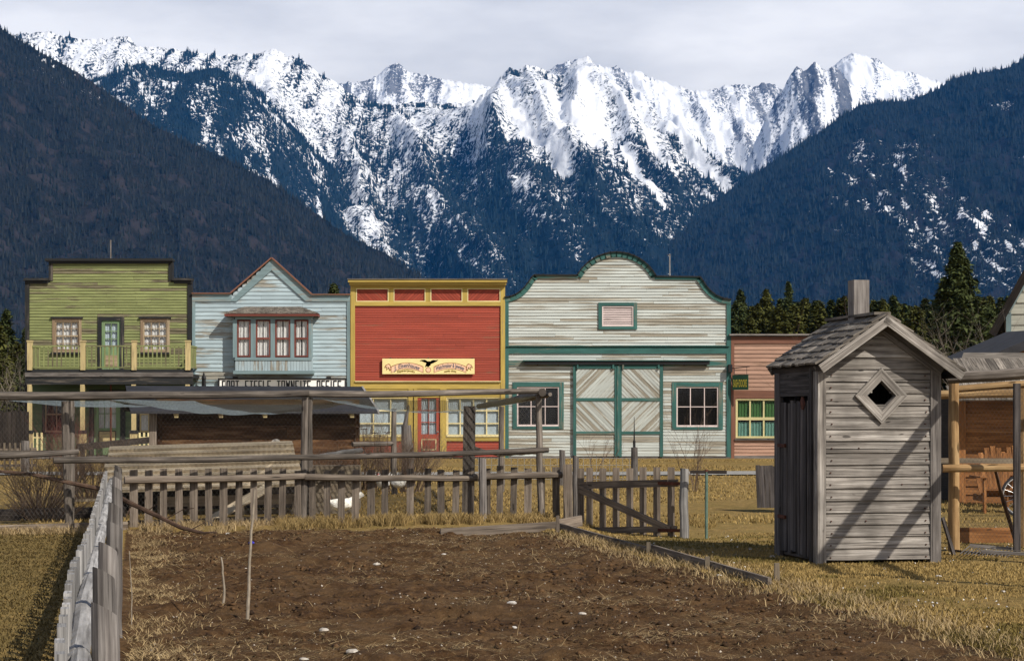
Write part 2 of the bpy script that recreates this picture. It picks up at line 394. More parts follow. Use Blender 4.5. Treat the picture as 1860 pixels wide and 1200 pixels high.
Fq = np.stack([idx[:-1,:-1], idx[:-1,1:], idx[1:,1:], idx[1:,:-1]], -1).reshape(-1, 4)
ZG = Z
def ground_z(x, y):
    i = np.clip(np.searchsorted(xs, x)-1, 0, len(xs)-2); j = np.clip(np.searchsorted(ys, y)-1, 0, len(ys)-2)
    fx = (x-xs[i])/(xs[i+1]-xs[i]); fy = (y-ys[j])/(ys[j+1]-ys[j])
    return ZG[j,i]*(1-fx)*(1-fy) + ZG[j,i+1]*fx*(1-fy) + ZG[j+1,i]*(1-fx)*fy + ZG[j+1,i+1]*fx*fy
def gz(x, y): return float(ground_z(np.array([x]), np.array([y]))[0])

m, t, b = new('ground_earth_and_grass', .95, .1); T = tcs(t)
n1 = noise(t, T['Object'], 9, 8, .7); n2 = noise(t, T['Object'], 1.3, 4, .6); n3 = noise(t, T['Object'], 45, 4, .7); n4 = noise(t, T['Object'], .22, 4, .6)
soil = ramp(t, n1, [(.30, (.014,.007,.003)), (.5, (.060,.031,.013)), (.72, (.135,.078,.035))])
soil = mixc(t, ramp(t, n2, [(.42, 0.), (.66, .55)]), soil, (.12,.074,.036))
soil = mixc(t, ramp(t, n3, [(.60, 0.), (.72, .7)]), soil, (.17,.12,.075))
gr = ramp(t, n1, [(.3, (.10,.066,.022)), (.5, (.235,.155,.054)), (.72, (.36,.245,.095))])
gr = mixc(t, ramp(t, n2, [(.40, 0.), (.64, .6)]), gr, (.145,.11,.032))
gr = mixc(t, ramp(t, n4, [(.42, 0.), (.62, .6)]), gr, (.30,.205,.07))
gr = mixc(t, ramp(t, n3, [(.36, .75), (.48, 0.)]), gr, (.06,.04,.018))
f = mth(t, 'ADD', attr(t, 'soil'), mth(t, 'MULTIPLY', mth(t, 'SUBTRACT', n1, .5), .9))
col = mixc(t, ramp(t, f, [(.42, 0.), (.58, 1.)]), gr, soil)
t.links.new(col, b.inputs['Base Color'])
bump(t, b, mth(t, 'ADD', n1, mth(t, 'MULTIPLY', n3, .6)), .9, .03)
g_o = bulk('ground', np.stack([X, Y, Z], -1).reshape(-1, 3), Fq, m, smooth=True, attrs={'soil': inb.ravel()})
tag(g_o, kind='structure')

m, t, b = new('gravel', .95, .1); T = tcs(t)
t.links.new(ramp(t, noise(t, T['Object'], 6, 6, .7), [(.35, (.18,.17,.15)), (.65, (.33,.32,.30))]), b.inputs['Base Color'])
pv, pf = [], []
for i in range(41):
    x = -20 + i*1.5; e = .25*math.sin(i*.7)
    for y in (50.4+e, 53.2-e*.6): pv.append((x, y, gz(x, y) + .03))
for i in range(40): a = 2*i; pf.append((a, a+2, a+3, a+1))
tag(bulk('path', np.array(pv), np.array(pf), m), kind='structure')

# ------------------------------------------------------------------ mountains
def mtn_mat(name, forest_d, forest_l, rock, sc=1/16., bias=0., snow=(.76,.78,.82), amp=2.5):
    m, t, b = new(name, .95, .05); T = tcs(t)
    v = mapping(t, T['Object'], (sc, sc, sc*.55))
    n = noise(t, v, 1, 6, .74); n2 = noise(t, v, 3.1, 4, .6); n3 = noise(t, v, .17, 4, .6)
    s_ = mth(t, 'ADD', mth(t, 'MULTIPLY', mth(t, 'SUBTRACT', n, .5), amp), attr(t, 'cov'))
    s_ = mth(t, 'ADD', s_, mth(t, 'MULTIPLY', mth(t, 'SUBTRACT', n3, .5), .5))
    k = ramp(t, s_, [(.44+bias, 0.), (.56+bias, 1.)])
    fc = ramp(t, n2, [(.35, forest_d), (.65, forest_l)])
    fc = mixc(t, ramp(t, n3, [(.5, 0.), (.62, .6)]), fc, rock)
    t.links.new(mixc(t, k, snow, fc), b.inputs['Base Color'])
    bump(t, b, n, .5, 12)
    return m
def tree_mat(name, a, b_): return leafy(name, a, b_, .95)

def mountain(name, ridge, Yr, D, seed, amp, wl, shear, cov, mat, px0, px1, nc=520, nv=150, pw=1.05, jag=2.2, jw=9., trees=0, th=20., tmat=None, tname='forest', dens=None, back=.25, jg=.5, tk=.9, fine=55., tmin=.2, spurs=()):
    px = np.linspace(px0, px1, nc); rp_ = np.array(ridge, float)
    r0 = np.interp(px, rp_[:,0], rp_[:,1]); ry = r0 - jag*(fbm(px/jw, px*0+seed, seed+2, 4, jg)-.5)*2
    kw = max(3, int(34/(px[1]-px[0]))); ker = np.hanning(2*kw+1); ker /= ker.sum(); rs_ = np.convolve(np.pad(r0, kw, mode='edge'), ker, 'valid')
    kw2 = kw*3; k2 = np.hanning(2*kw2+1); k2 /= k2.sum(); rs2 = np.convolve(np.pad(r0, kw2, mode='edge'), k2, 'valid')
    Zr, Zs, Zs2 = [EYE + (HY - q)/F*Yr for q in (ry, rs_, rs2)]
    v = np.concatenate([-back*np.linspace(1, .02, 10), np.linspace(0, 1, nv)**1.15])
    PX, V = np.meshgrid(px, v); tt = np.clip(V, 0, 1); wa, wb = sstep(0, .10, tt), sstep(.05, .5, tt)
    ZR = (Zr[None]*(1-wa) + Zs[None]*wa)*(1-wb) + Zs2[None]*wb
    Xw = (PX-CX)/F*Yr; Yw = Yr - V*D
    vv = np.clip(V, 0, 1)
    u = Xw/wl - shear*vv + .35*(fbm(Xw/wl*.7, Yw/wl*.7, seed+7, 3)-.5)
    rg = ridged(u, Yw/wl*.28 + seed, seed, 5, .52)
    fn = fbm(Xw/wl*5, Yw/wl*4, seed+5, 5, .55)
    env = sstep(0, .13, vv)*(1-sstep(.9, 1, vv)); fr = ridged(Xw/wl*9 + .6*fbm(Xw/wl*4, Yw/wl*4, seed+31, 3), Yw/wl*5.5, seed+30, 4, .55)
    Zw = np.maximum(ZR, 0)*(1-vv)**pw + amp*(rg-.62)*env + amp*.26*(fn-.5)*sstep(0,.05,vv) + fine*(fr-.6)*sstep(0,.03,vv)*(1-sstep(.5,1,vv))
    wob = 9*(fbm(vv*8, Xw*0+seed, seed+50, 3)-.5)*2
    for pts_, A_, w_ in spurs:
        p_ = np.array(pts_, float); cc = np.interp(vv, p_[:,1], p_[:,0]) + wob; on = sstep(p_[0,1], p_[0,1]+.22, vv)*(1-sstep(p_[-1,1]-.15, p_[-1,1], vv))
        Zw = Zw + A_*.75*np.maximum(0, 1-np.abs(PX-cc)/(w_*(.5+vv*1.2)))*on
    lim = EYE + (HY-ry[None]-1.2-10*vv)/F*Yw; ex_ = Zw-lim; Zw = np.where((ex_ > -60) & (V > 0), lim-60*np.exp(-(np.maximum(ex_, -60)+60)/60.)+0*ex_, Zw) if name != 'x' else Zw
    Zw = np.where(V < 0, ZR*(1+V*2.2), Zw)
    Zw = np.where(vv >= .995, -30, Zw)
    C = np.clip(cov(PX, vv, Zw, rg, fn, Xw), -.6, 1.6)
    nr_, nc_ = PX.shape; ix = np.arange(nr_*nc_).reshape(nr_, nc_)
    Fm = np.stack([ix[:-1,:-1], ix[1:,:-1], ix[1:,1:], ix[:-1,1:]], -1).reshape(-1, 4)
    o = bulk(name, np.stack([Xw, Yw, Zw], -1).reshape(-1, 3), Fm, mat, smooth=True, attrs={'cov': C.ravel()}, org=(float(Xw.mean()), float(Yr-D/2), 0.))
    tag(o, kind='structure')
    if trees:
        rs = np.random.RandomState(seed)
        n0 = trees*3
        a, c = rs.rand(n0)*(nc_-1.01), 10 + rs.rand(n0)**1.15*(nr_-11.5)
        # a few rows exactly on the crest for the skyline
        ex = trees//14; a[:ex] = rs.rand(ex)*(nc_-1.01); c[:ex] = 10 + rs.rand(ex)*1.2
        i0, j0 = a.astype(int), c.astype(int); fa, fb = a-i0, c-j0
        def bl(A): return A[j0,i0]*(1-fa)*(1-fb)+A[j0,i0+1]*fa*(1-fb)+A[j0+1,i0]*(1-fa)*fb+A[j0+1,i0+1]*fa*fb
        x_, y_, z_, c_ = bl(Xw), bl(Yw), bl(Zw), bl(C)
        clump = fbm(x_/(th*4), y_/(th*4)+z_/(th*6), seed+4, 3)
        keep = (rs.rand(n0) < np.clip((c_ + (clump-.5)*1.3)*tk, 0.0, 1)*(c_ > tmin)) & (z_ > 5)
        sel = np.where(keep)[0][:trees]; x_, y_, z_ = x_[sel], y_[sel], z_[sel]; n = len(sel)
        h = th*(.55+.75*rs.rand(n)); r = h*(.13+.07*rs.rand(n)); k = 5
        ang = rs.rand(n)[:,None]*6.28 + np.arange(k)*6.283/k
        ringx = x_[:,None]+np.cos(ang)*r[:,None]; ringy = y_[:,None]+np.sin(ang)*r[:,None]; ringz = np.repeat((z_-h*.12)[:,None], k, 1)
        Vv = np.concatenate([np.stack([ringx, ringy, ringz], -1), np.stack([x_, y_, z_+h], -1)[:,None,:]], 1).reshape(-1, 3)
        base = np.arange(n)[:,None]*(k+1)
        Ft = np.concatenate([np.stack([base[:,0]+q, base[:,0]+(q+1) % k, base[:,0]+k], -1) for q in range(k)], 0)
        rn = np.tile(rs.rand(n), k)
        q = bulk(tname, Vv, Ft, tmat, rnd=rn, org=(float(Xw.mean()), float(Yr-D/2), 0.))
        tag(q, kind='stuff')
    return o

navy_d, navy_l = (.006,.009,.013), (.016,.022,.026)  # dark forest tones below have cloud shade put into the colour
MM = mtn_mat('snow_and_forest', (.003,.009,.014), (.012,.022,.028), (.02,.03,.036), 1/15.)
MH = mtn_mat('high_snow_rock', (.06,.07,.09), (.14,.15,.18), (.20,.21,.24), 1/15., .05)
MN = mtn_mat('near_forest_slope', (.006,.009,.010), (.018,.020,.021), (.045,.038,.040), 1/9.)
MR = mtn_mat('far_forest_slope', (.003,.007,.011), (.012,.018,.022), (.026,.024,.032), 1/14.)
TF = tree_mat('distant_conifers', (.002,.007,.010), (.013,.026,.030))
TN = tree_mat('slope_conifers', (.004,.008,.009), (.022,.025,.024))
TR = tree_mat('right_slope_conifers', (.003,.008,.011), (.017,.024,.026))

def line_mask(PX, V, pts, wd):
    """1 along a chute given as (px, v) points"""
    p = np.array(pts, float); c = np.interp(V, p[:,1], p[:,0]); on = (V >= p[0,1]) & (V <= p[-1,1])
    return np.exp(-((PX-c)/wd)**2)*on
def cov_main(PX, V, Z, rg, fn, Xw):
    py = HY - (Z-EYE)/9600*F
    left = 1-sstep(560, 700, PX)
    line = 262 - 95*left + 45*(1-sstep(70, 150, abs(PX-1060))) + 30*(fbm(PX/60, V*9, 61, 4)-.5)
    gx = np.gradient(rg, axis=1); gx = np.clip(gx/(np.abs(gx).mean()*2.2), -1, 1)  # left flanks get darker cover: their shade is put into the colour
    f2 = fbm(Xw/70, Z/160+V*30, 71, 4)
    c = np.minimum((py - line)/230. + .20, .43 + (py-line)/850.) + .17*gx + .4*(rg-.62) + .6*(f2-.5)*sstep(-60, 60, py-line)
    c = np.maximum(c, .41 + .6*(fbm(Xw/55, Z/90+V*20, 73, 4)-.5) - .05*sstep(.62,.8,rg))
    for pts, wd in (([(1035,.05),(1060,.25),(1100,.42),(1140,.58)], 9), ([(1080,.05),(1120,.25),(1190,.42),(1235,.56)], 8),
                    ([(1180,.2),(1225,.34),(1265,.5),(1290,.62)], 10), ([(985,.08),(1010,.25),(1055,.4)], 10), ([(880,.1),(960,.35),(1010,.5)], 8)):
        c = c - .55*line_mask(PX + 14*(fbm(V*9, PX*0, 77, 3)-.5), V, pts, wd)
    return c
crest = [(-400,95),(-100,70),(28,62),(93,57),(130,70),(175,72),(215,66),(235,70),(250,85),(290,86),(330,92),(400,100),(440,100),(470,97),(495,90),(520,100),(545,107),(575,130),(610,150),(640,175),(700,190),(760,186),(820,190),(865,183),(885,165),(905,145),(925,123),(940,129),(950,124),(960,118),(985,126),(1010,139),(1022,133),(1036,121),(1050,109),(1058,105),(1066,100),(1076,110),(1088,125),(1103,140),(1130,162),(1150,176),(1200,215),(1240,250),(1290,290),(1345,330),(1380,400),(1450,480),(1600,560),(2300,640)]
mountain('mountain_main_range', crest, 9600, 4300, 11, 430, 1150, 1.15, cov_main, MM, -350, 1640, 900, 220, jag=5, jw=9, trees=52000, th=27, tmat=TF, tname='main_range_forest', jg=.6, tk=.5, tmin=.50, fine=80, spurs=[([(1066,0),(1046,.12),(1022,.3),(1015,.5)],110,34),([(1066,0),(1092,.12),(1112,.3),(1165,.55)],130,34),([(1068,0),(1140,.12),(1200,.25),(1275,.42),(1330,.6)],120,34),([(926,0),(905,.12),(890,.3),(905,.5)],100,34),([(928,0),(950,.14),(975,.3),(1030,.5),(1080,.7)],110,30),([(985,0),(1000,.1),(1010,.2)],70,20),([(495,0),(520,.12),(590,.3),(690,.6)],110,40),([(230,0),(250,.1),(300,.2)],80,30),([(720,0),(760,.2),(840,.5),(960,.8)],110,36),([(610,0),(660,.2),(740,.5),(860,.8)],110,36),([(840,.02),(870,.2),(950,.5),(1050,.8)],100,34)])
def cov_sh(PX, V, Z, rg, fn, Xw):
    gx = np.gradient(rg, axis=1); gx = np.clip(gx/(np.abs(gx).mean()*2.2), -1, 1)  # shade of left flanks put into the cover, as on the main range
    return .64 + .34*V + .12*gx + 1.1*(fbm(Xw/70, Z/150+V*20, 83, 4)-.5)
mountain('mountain_shoulder', [(60,330),(120,215),(165,148),(210,128),(262,114),(300,128),(340,132),(390,122),(430,140),(470,165),(520,215),(570,270),(650,350),(760,440),(900,560),(1100,640)], 8300, 3000, 23, 260, 800, 1.3, cov_sh, MM, 40, 1120, 480, 160, jag=4, jw=8, trees=24000, th=24, tmat=TF, tname='shoulder_forest')
def cov_hi(PX, V, Z, rg, fn, Xw): return .41 + .5*(.62-rg) + 1.3*(fbm(Xw/60, Z/90+V*14, 75, 4)-.52) + .25*V
mountain('mountain_back_ridge', [(400,260),(560,165),(630,151),(660,146),(685,138),(700,124),(712,119),(722,115),(735,124),(745,131),(790,140),(840,150),(885,157),(930,158),(985,136),(1010,118),(1030,112),(1050,106),(1080,118),(1108,124),(1120,121),(1140,132),(1160,128),(1180,140),(1210,150),(1260,165),(1300,160),(1340,152),(1370,156),(1400,150),(1430,170),(1480,220),(1600,300)], 12500, 3200, 37, 420, 900, .6, cov_hi, MH, 380, 1620, 620, 120, jag=5, jw=8, jg=.62, fine=80, spurs=[([(720,0),(700,.15),(690,.4)],90,26),([(722,0),(750,.15),(780,.4)],90,26),([(1120,0),(1150,.15),(1200,.4),(1240,.6)],110,26),([(1180,0),(1215,.2),(1260,.5)],90,24),([(1260,0),(1275,.2),(1290,.5)],80,24),([(1340,0),(1330,.2),(1320,.5)],80,24),([(1400,0),(1380,.2),(1350,.5)],80,24)])
def cov_r(PX, V, Z, rg, fn, Xw): return .43 + .6*(.66-rg) + 1.7*(fbm(Xw/45, Z/110+V*14, 79, 4)-.52) + .35*V
mountain('mountain_right_peak', [(1200,480),(1300,390),(1345,327),(1360,285),(1375,250),(1392,212),(1410,180),(1430,148),(1447,120),(1458,130),(1467,127),(1480,112),(1492,124),(1500,130),(1512,119),(1522,126),(1545,150),(1580,190),(1640,240),(1700,290),(1900,420)], 11000, 2600, 41, 420, 620, -1.0, cov_r, MH, 1190, 1900, 460, 140, jag=5, jw=8, jg=.62, fine=80, spurs=[([(1447,0),(1425,.12),(1395,.35),(1370,.6)],120,26),([(1448,0),(1470,.15),(1480,.4)],90,20),([(1480,0),(1500,.15),(1500,.4),(1470,.7)],100,22),([(1512,0),(1545,.15),(1560,.4)],90,22)])
mountain('mountain_far_peak', [(1300,260),(1440,160),(1500,130),(1530,108),(1548,98),(1562,97),(1590,106),(1612,122),(1640,130),(1665,134),(1710,150),(1760,175),(1850,210),(2100,300)], 13500, 2600, 43, 330, 800, .8, cov_hi, MH, 1290, 2100, 420, 100, jag=4, jw=9, jg=.6)
def cov_l1(PX, V, Z, rg, fn, Xw):
    s = fbm(Xw/420, V*3, 91, 4)
    s3 = fbm(Xw/30, V*24, 93, 3)
    return 1.14 - (.25+.5*(s3-.3))*sstep(.50, .62, s)*(1-sstep(150, 330, PX)) + .15*(rg-.6)
mountain('mountain_left_slope', [(-900,-340),(-400,-150),(-150,-30),(0,51),(28,70),(93,105),(154,141),(210,180),(280,229),(350,262),(420,293),(490,330),(560,377),(630,427),(700,461),(760,500),(830,545),(900,590),(1050,650),(1300,700)], 4300, 2100, 53, 150, 620, .9, cov_l1, MN, -800, 1300, 620, 200, jag=3, jw=7, trees=42000, th=13.5, tmat=TN, tname='left_slope_forest')
def cov_l2(PX, V, Z, rg, fn, Xw):
    s = fbm(Xw/330+2.3, V*4, 97, 3); s2 = fbm(Xw/24, V*26, 99, 3)
    pat = sstep(.41, .60, s)*sstep(1330, 1560, PX)*sstep(.06, .2, V)*(1-sstep(.62, .85, V))
    return 1.14 - pat*(.31 + .55*np.clip(s2-.42, 0, .4)) + .1*(rg-.6) - .22*sstep(.56,.76,s2)*sstep(1250,1450,PX)
mountain('mountain_right_slope', [(900,620),(1050,545),(1120,478),(1180,440),(1250,394),(1350,331),(1450,265),(1500,232),(1530,210),(1565,190),(1600,188),(1640,185),(1700,166),(1720,150),(1745,138),(1760,135),(1800,130),(1830,124),(1860,108),(1950,70),(2300,-60),(2700,-200)], 7300, 3300, 67, 240, 800, -.9, cov_l2, MR, 880, 2600, 620, 200, jag=3, jw=7, trees=46000, th=21, tmat=TR, tname='right_slope_forest')

# ------------------------------------------------------------------ haze
hb = MB(); hb.box(-9200, 9200, -30, 15300, -60, 3300)
hm = bpy.data.materials.new('haze'); hm.use_nodes = True; t = hm.node_tree; t.nodes.clear()
vo = N(t, 'ShaderNodeVolumePrincipled'); vo.inputs['Color'].default_value = (.04, .34, 1, 1); vo.inputs['Density'].default_value = 2.1e-5; vo.inputs['Anisotropy'].default_value = 0.
oo = N(t, 'ShaderNodeOutputMaterial'); t.links.new(vo.outputs[0], oo.inputs['Volume'])
tag(hb.build('haze', hm), kind='stuff')
# ------------------------------------------------------------------ street of false-front buildings, facing us at Y = 70
YB = 70.
def siding(mb, xl, xr, z0, z1, y, pitch, holes=(), outline=None, lap=.022, jl=(2.2, 5.), mf=.004):
    n = max(1, int(round((z1-z0)/pitch))); pitch = (z1-z0)/n
    for k in range(n):
        za, zb = z0+k*pitch, z0+(k+1)*pitch; zm = (za+zb)/2
        a, b_ = (outline(zm) if outline else (xl, xr))
        if b_-a < .05: continue
        iv = [(a, b_)]
        for h in holes:
            hx = h(zm) if callable(h) else ((h[0], h[1]) if min(zb, h[3])-max(za, h[2]) > .45*pitch else None)
            if not hx: continue
            nw = []
            for p, q in iv:
                if hx[1] <= p or hx[0] >= q: nw.append((p, q)); continue
                if hx[0] > p: nw.append((p, hx[0]))
                if hx[1] < q: nw.append((hx[1], q))
            iv = nw
        for p, q in iv:
            x = p
            while x < q - .01:
                L = random.uniform(*jl); e = min(q, x+L)
                if q-e < .5: e = q
                r = random.random(); j = random.uniform(0, mf); ou, ov = random.random()*60, random.random()*60
                ye, yt = y-lap-j, y-.003-j; xe = e-.004 if e < q else e
                dz = random.uniform(-.003, .003)
                pts = [(x, ye, za+dz), (xe, ye, za+dz), (xe, yt, zb+.004), (x, yt, zb+.004)]
                mb.face(pts, [(ou, ov), (ou+xe-x, ov), (ou+xe-x, ov+pitch), (ou, ov+pitch)], r)
                mb.face([(x, y+.01, za+dz), (xe, y+.01, za+dz), (xe, ye, za+dz), (x, ye, za+dz)], [(ou, ov), (ou+xe-x, ov), (ou+xe-x, ov+.02), (ou, ov+.02)], r)
                x = e
    return mb
def clip_poly(poly, f):
    o = []
    for i in range(len(poly)):
        a, b_ = poly[i], poly[(i+1) % len(poly)]; fa, fb = f(a), f(b_)
        if fa >= 0: o.append(a)
        if (fa >= 0) != (fb >= 0):
            t_ = fa/(fa-fb); o.append((a[0]+(b_[0]-a[0])*t_, a[1]+(b_[1]-a[1])*t_))
    return o
def diag(mb, x0, x1, z0, z1, y0, y1, pitch, sgn):
    """diagonal boards filling a rectangle"""
    d = (.7071, .7071*sgn); n = (-d[1], d[0])
    cs = [p[0]*n[0]+p[1]*n[1] for p in ((x0,z0),(x1,z0),(x1,z1),(x0,z1))]
    c = min(cs)
    while c < max(cs):
        rect = [(x0,z0),(x1,z0),(x1,z1),(x0,z1)]
        pl = clip_poly(clip_poly(rect, lambda p: p[0]*n[0]+p[1]*n[1]-c-.007), lambda p: c+pitch-.007-(p[0]*n[0]+p[1]*n[1]))
        c += pitch
        if len(pl) < 3: continue
        r = random.random(); o_ = random.random()*50; yy = y0 - random.uniform(0, .006)
        mb.face([(x, yy, z) for x, z in pl], [(o_+x*d[0]+z*d[1], o_+x*n[0]+z*n[1]) for x, z in pl], r)
        for i in range(len(pl)):
            a, b_ = pl[i], pl[(i+1) % len(pl)]
            mb.face([(b_[0],yy,b_[1]), (a[0],yy,a[1]), (a[0],y1,a[1]), (b_[0],y1,b_[1])], None, r)
    mb.box(x0, x1, y1, y1+.02, z0, z1)
def curtain(mb, x0, x1, z0, z1, y, amp=.03, per=.11, split=0.):
    amp *= .45
    n = max(6, int((x1-x0)/.022)); ph = random.random()*6
    def yy(x, z): return y + amp*math.sin(x*6.283/per + ph + .6*math.sin(z*2.1)) + amp*.5*math.sin(x*6.283/per*.43+ph*2)
    for i in range(n):
        xa, xb = x0+(x1-x0)*i/n, x0+(x1-x0)*(i+1)/n
        if split and abs((xa+xb)/2-(x0+x1)/2) < split: continue
        for j in range(3):
            za, zb = z0+(z1-z0)*j/3, z0+(z1-z0)*(j+1)/3
            mb.face([(xa, yy(xa,za), za), (xb, yy(xb,za), za), (xb, yy(xb,zb), zb), (xa, yy(xa,zb), zb)], None, .5, True)
def window(parent, x0, x1, z0, z1, y, casing, cm, sm, _s, cols, rows, meet=None, curt=None, curtm=None, sill=None, glassm='pane', hood=None, bars=.028, proud=.05, name='window', niche=True):
    """x0..z1 = sash opening; y = plane of wall. window > sash, pane, sill, curtain"""
    mb = MB()
    if casing:
        c = casing
        mb.box(x0-c, x0, y-proud, y+.06, z0-c*.6, z1+c); mb.box(x1, x1+c, y-proud, y+.06, z0-c*.6, z1+c)
        mb.box(x0, x1, y-proud, y+.06, z1, z1+c); mb.box(x0, x1, y-proud, y+.06, z0-c*.6, z0)
    else:
        mb.box(x0-.03, x0, y-proud, y+.06, z0, z1); mb.box(x1, x1+.03, y-proud, y+.06, z0, z1); mb.box(x0, x1, y-proud, y+.06, z1-.02, z1+.01); mb.box(x0, x1, y-proud, y+.06, z0-.01, z0+.02)
    fr = mb.build(name, M[cm or sm], parent)
    s_ = MB(); e = .05
    s_.box(x0, x0+e, y-.02, y+.03, z0, z1); s_.box(x1-e, x1, y-.02, y+.03, z0, z1)
    s_.box(x0+e, x1-e, y-.02, y+.03, z0, z0+e*1.3); s_.box(x0+e, x1-e, y-.02, y+.03, z1-e, z1)
    for i in range(1, cols):
        x = x0+(x1-x0)*i/cols; s_.box(x-bars/2, x+bars/2, y-.012, y+.02, z0+e*1.3, z1-e)
    for j in range(1, rows):
        z = z0+(z1-z0)*j/rows; hb_ = bars/2*(1.9 if meet == j else 1)
        s_.box(x0+e, x1-e, y-.016 - (.01 if meet == j else 0), y+.024, z-hb_, z+hb_)
    s_.build('sash', M[sm], fr)
    p = MB(); p.box(x0+.01, x1-.01, y+.004, y+.009, z0+.01, z1-.01); p.build('pane', M[glassm], fr)
    if sill:
        q = MB(); q.box(x0-casing-.05, x1+casing+.05, y-proud-.06, y+.02, z0-casing*.6-.07, z0-casing*.6); q.build('sill', M[sill], fr)
    if hood:
        q = MB(); q.box(x0-casing-.05, x1+casing+.05, y-proud-.05, y+.02, z1+casing, z1+casing+.07); q.build('hood', M[hood], fr)
    if curt:
        for (a, b_, c, d, mm, sp_) in curt:
            q = MB(); curtain(q, x0+(x1-x0)*a, x0+(x1-x0)*b_, z0+(z1-z0)*c, z0+(z1-z0)*d, y+.065, amp=.008 if mm == 'bluecurtain' else .03, per=.3 if mm == 'bluecurtain' else .11, split=sp_); q.build('curtain', M[mm], fr)
    return fr
def body(parent, x0, x1, z1, y0, y1, mat, slope=.6):
    mb = MB(); zz = z1
    mb.face([(x0,y0,0),(x0,y1,0),(x0,y1,zz-slope),(x0,y0,zz)][::-1], [(0,0),(0,zz),(12,zz),(12,0)], .5)
    mb.face([(x1,y0,0),(x1,y1,0),(x1,y1,zz-slope),(x1,y0,zz)], [(0,0),(12,0),(12,zz),(0,zz)], .5)
    mb.face([(x0,y1,0),(x1,y1,0),(x1,y1,zz-slope),(x0,y1,zz-slope)][::-1], None, .5)
    mb.build('side_wall', M[mat], parent)
    r = MB(); r.face([(x0-.15,y0,zz+.02),(x1+.15,y0,zz+.02),(x1+.15,y1+.3,zz-slope+.02),(x0-.15,y1+.3,zz-slope+.02)], None, .5)
    r.face([(x0-.15,y0,zz-.06),(x1+.15,y0,zz-.06),(x1+.15,y1+.3,zz-slope-.06),(x0-.15,y1+.3,zz-slope-.06)][::-1], None, .5)
    r.build('roof', M['tar'], parent)

# ---- green building with balcony
G = thing('shop_building', 'green two-storey false-front building with a balcony and stepped black-trimmed top', 'building', (WX(197), YB, 0))
x0, x1 = WX(49), WX(346); sx0, sx1 = WX(92), WX(311); zt, zs = WZ(476), WZ(510); zfl = WZ(684)
up_holes = [(WX(99), WX(146), WZ(641), WZ(580)), (WX(181), WX(223), zfl, WZ(579)), (WX(258), WX(306), WZ(641), WZ(580))]
mb = siding(MB(), x0, x1, zfl, zt, YB, .103, up_holes, lambda z: (sx0, sx1) if z > zs-.02 else (x0, x1), lap=.03)
mb.build('upper_siding', M['green'], G)
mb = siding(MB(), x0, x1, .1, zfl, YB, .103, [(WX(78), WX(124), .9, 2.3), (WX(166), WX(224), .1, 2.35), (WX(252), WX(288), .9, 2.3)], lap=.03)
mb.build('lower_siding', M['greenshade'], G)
mb = MB(); mb.box(x0, x1, YB+.14, YB+.2, 0, zs); mb.box(sx0, sx1, YB+.14, YB+.2, zs, zt); mb.build('backing_wall', M['inside'], G)
mb = MB()
mb.box(x0-.06, x0+.10, YB-.06, YB+.22, 0, zs); mb.box(x1-.10, x1+.06, YB-.06, YB+.22, 0, zs)
mb.box(sx0-.06, sx0+.09, YB-.06, YB+.22, zs, zt); mb.box(sx1-.09, sx1+.06, YB-.06, YB+.22, zs, zt)
mb.box(sx0-.02, sx1+.02, YB-.065, YB+.2, zt-.02, zt+.10)
mb.build('corner_trim', M['blacktrim'], G)
mb = MB()
mb.box(WX(84), WX(315), YB-.2, YB+.26, WZ(474.5), WZ(470)); mb.box(WX(90), WX(310), YB-.12, YB-.066, WZ(479), WZ(474.6))
for a, b_ in ((WX(45), sx0-.062), (sx1+.062, WX(350))):
    mb.box(a, b_, YB-.18, YB+.24, zs+.001, zs+.09); mb.box(a+.05, b_, YB-.1, YB-.063, zs-.1, zs)
mb.build('cornice', M['blacktrim'], G)
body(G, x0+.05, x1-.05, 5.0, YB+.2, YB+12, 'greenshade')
for a, b_ in ((100, 144), (260, 304)):
    window(G, WX(a), WX(b_), WZ(637), WZ(583), YB, .09, 'rawframe', 'rawframe', 'rawframe', 3, 4, 2, [(0, 1, 0, 1, 'curtain', 0)], sill='blacktrim', hood='blacktrim')
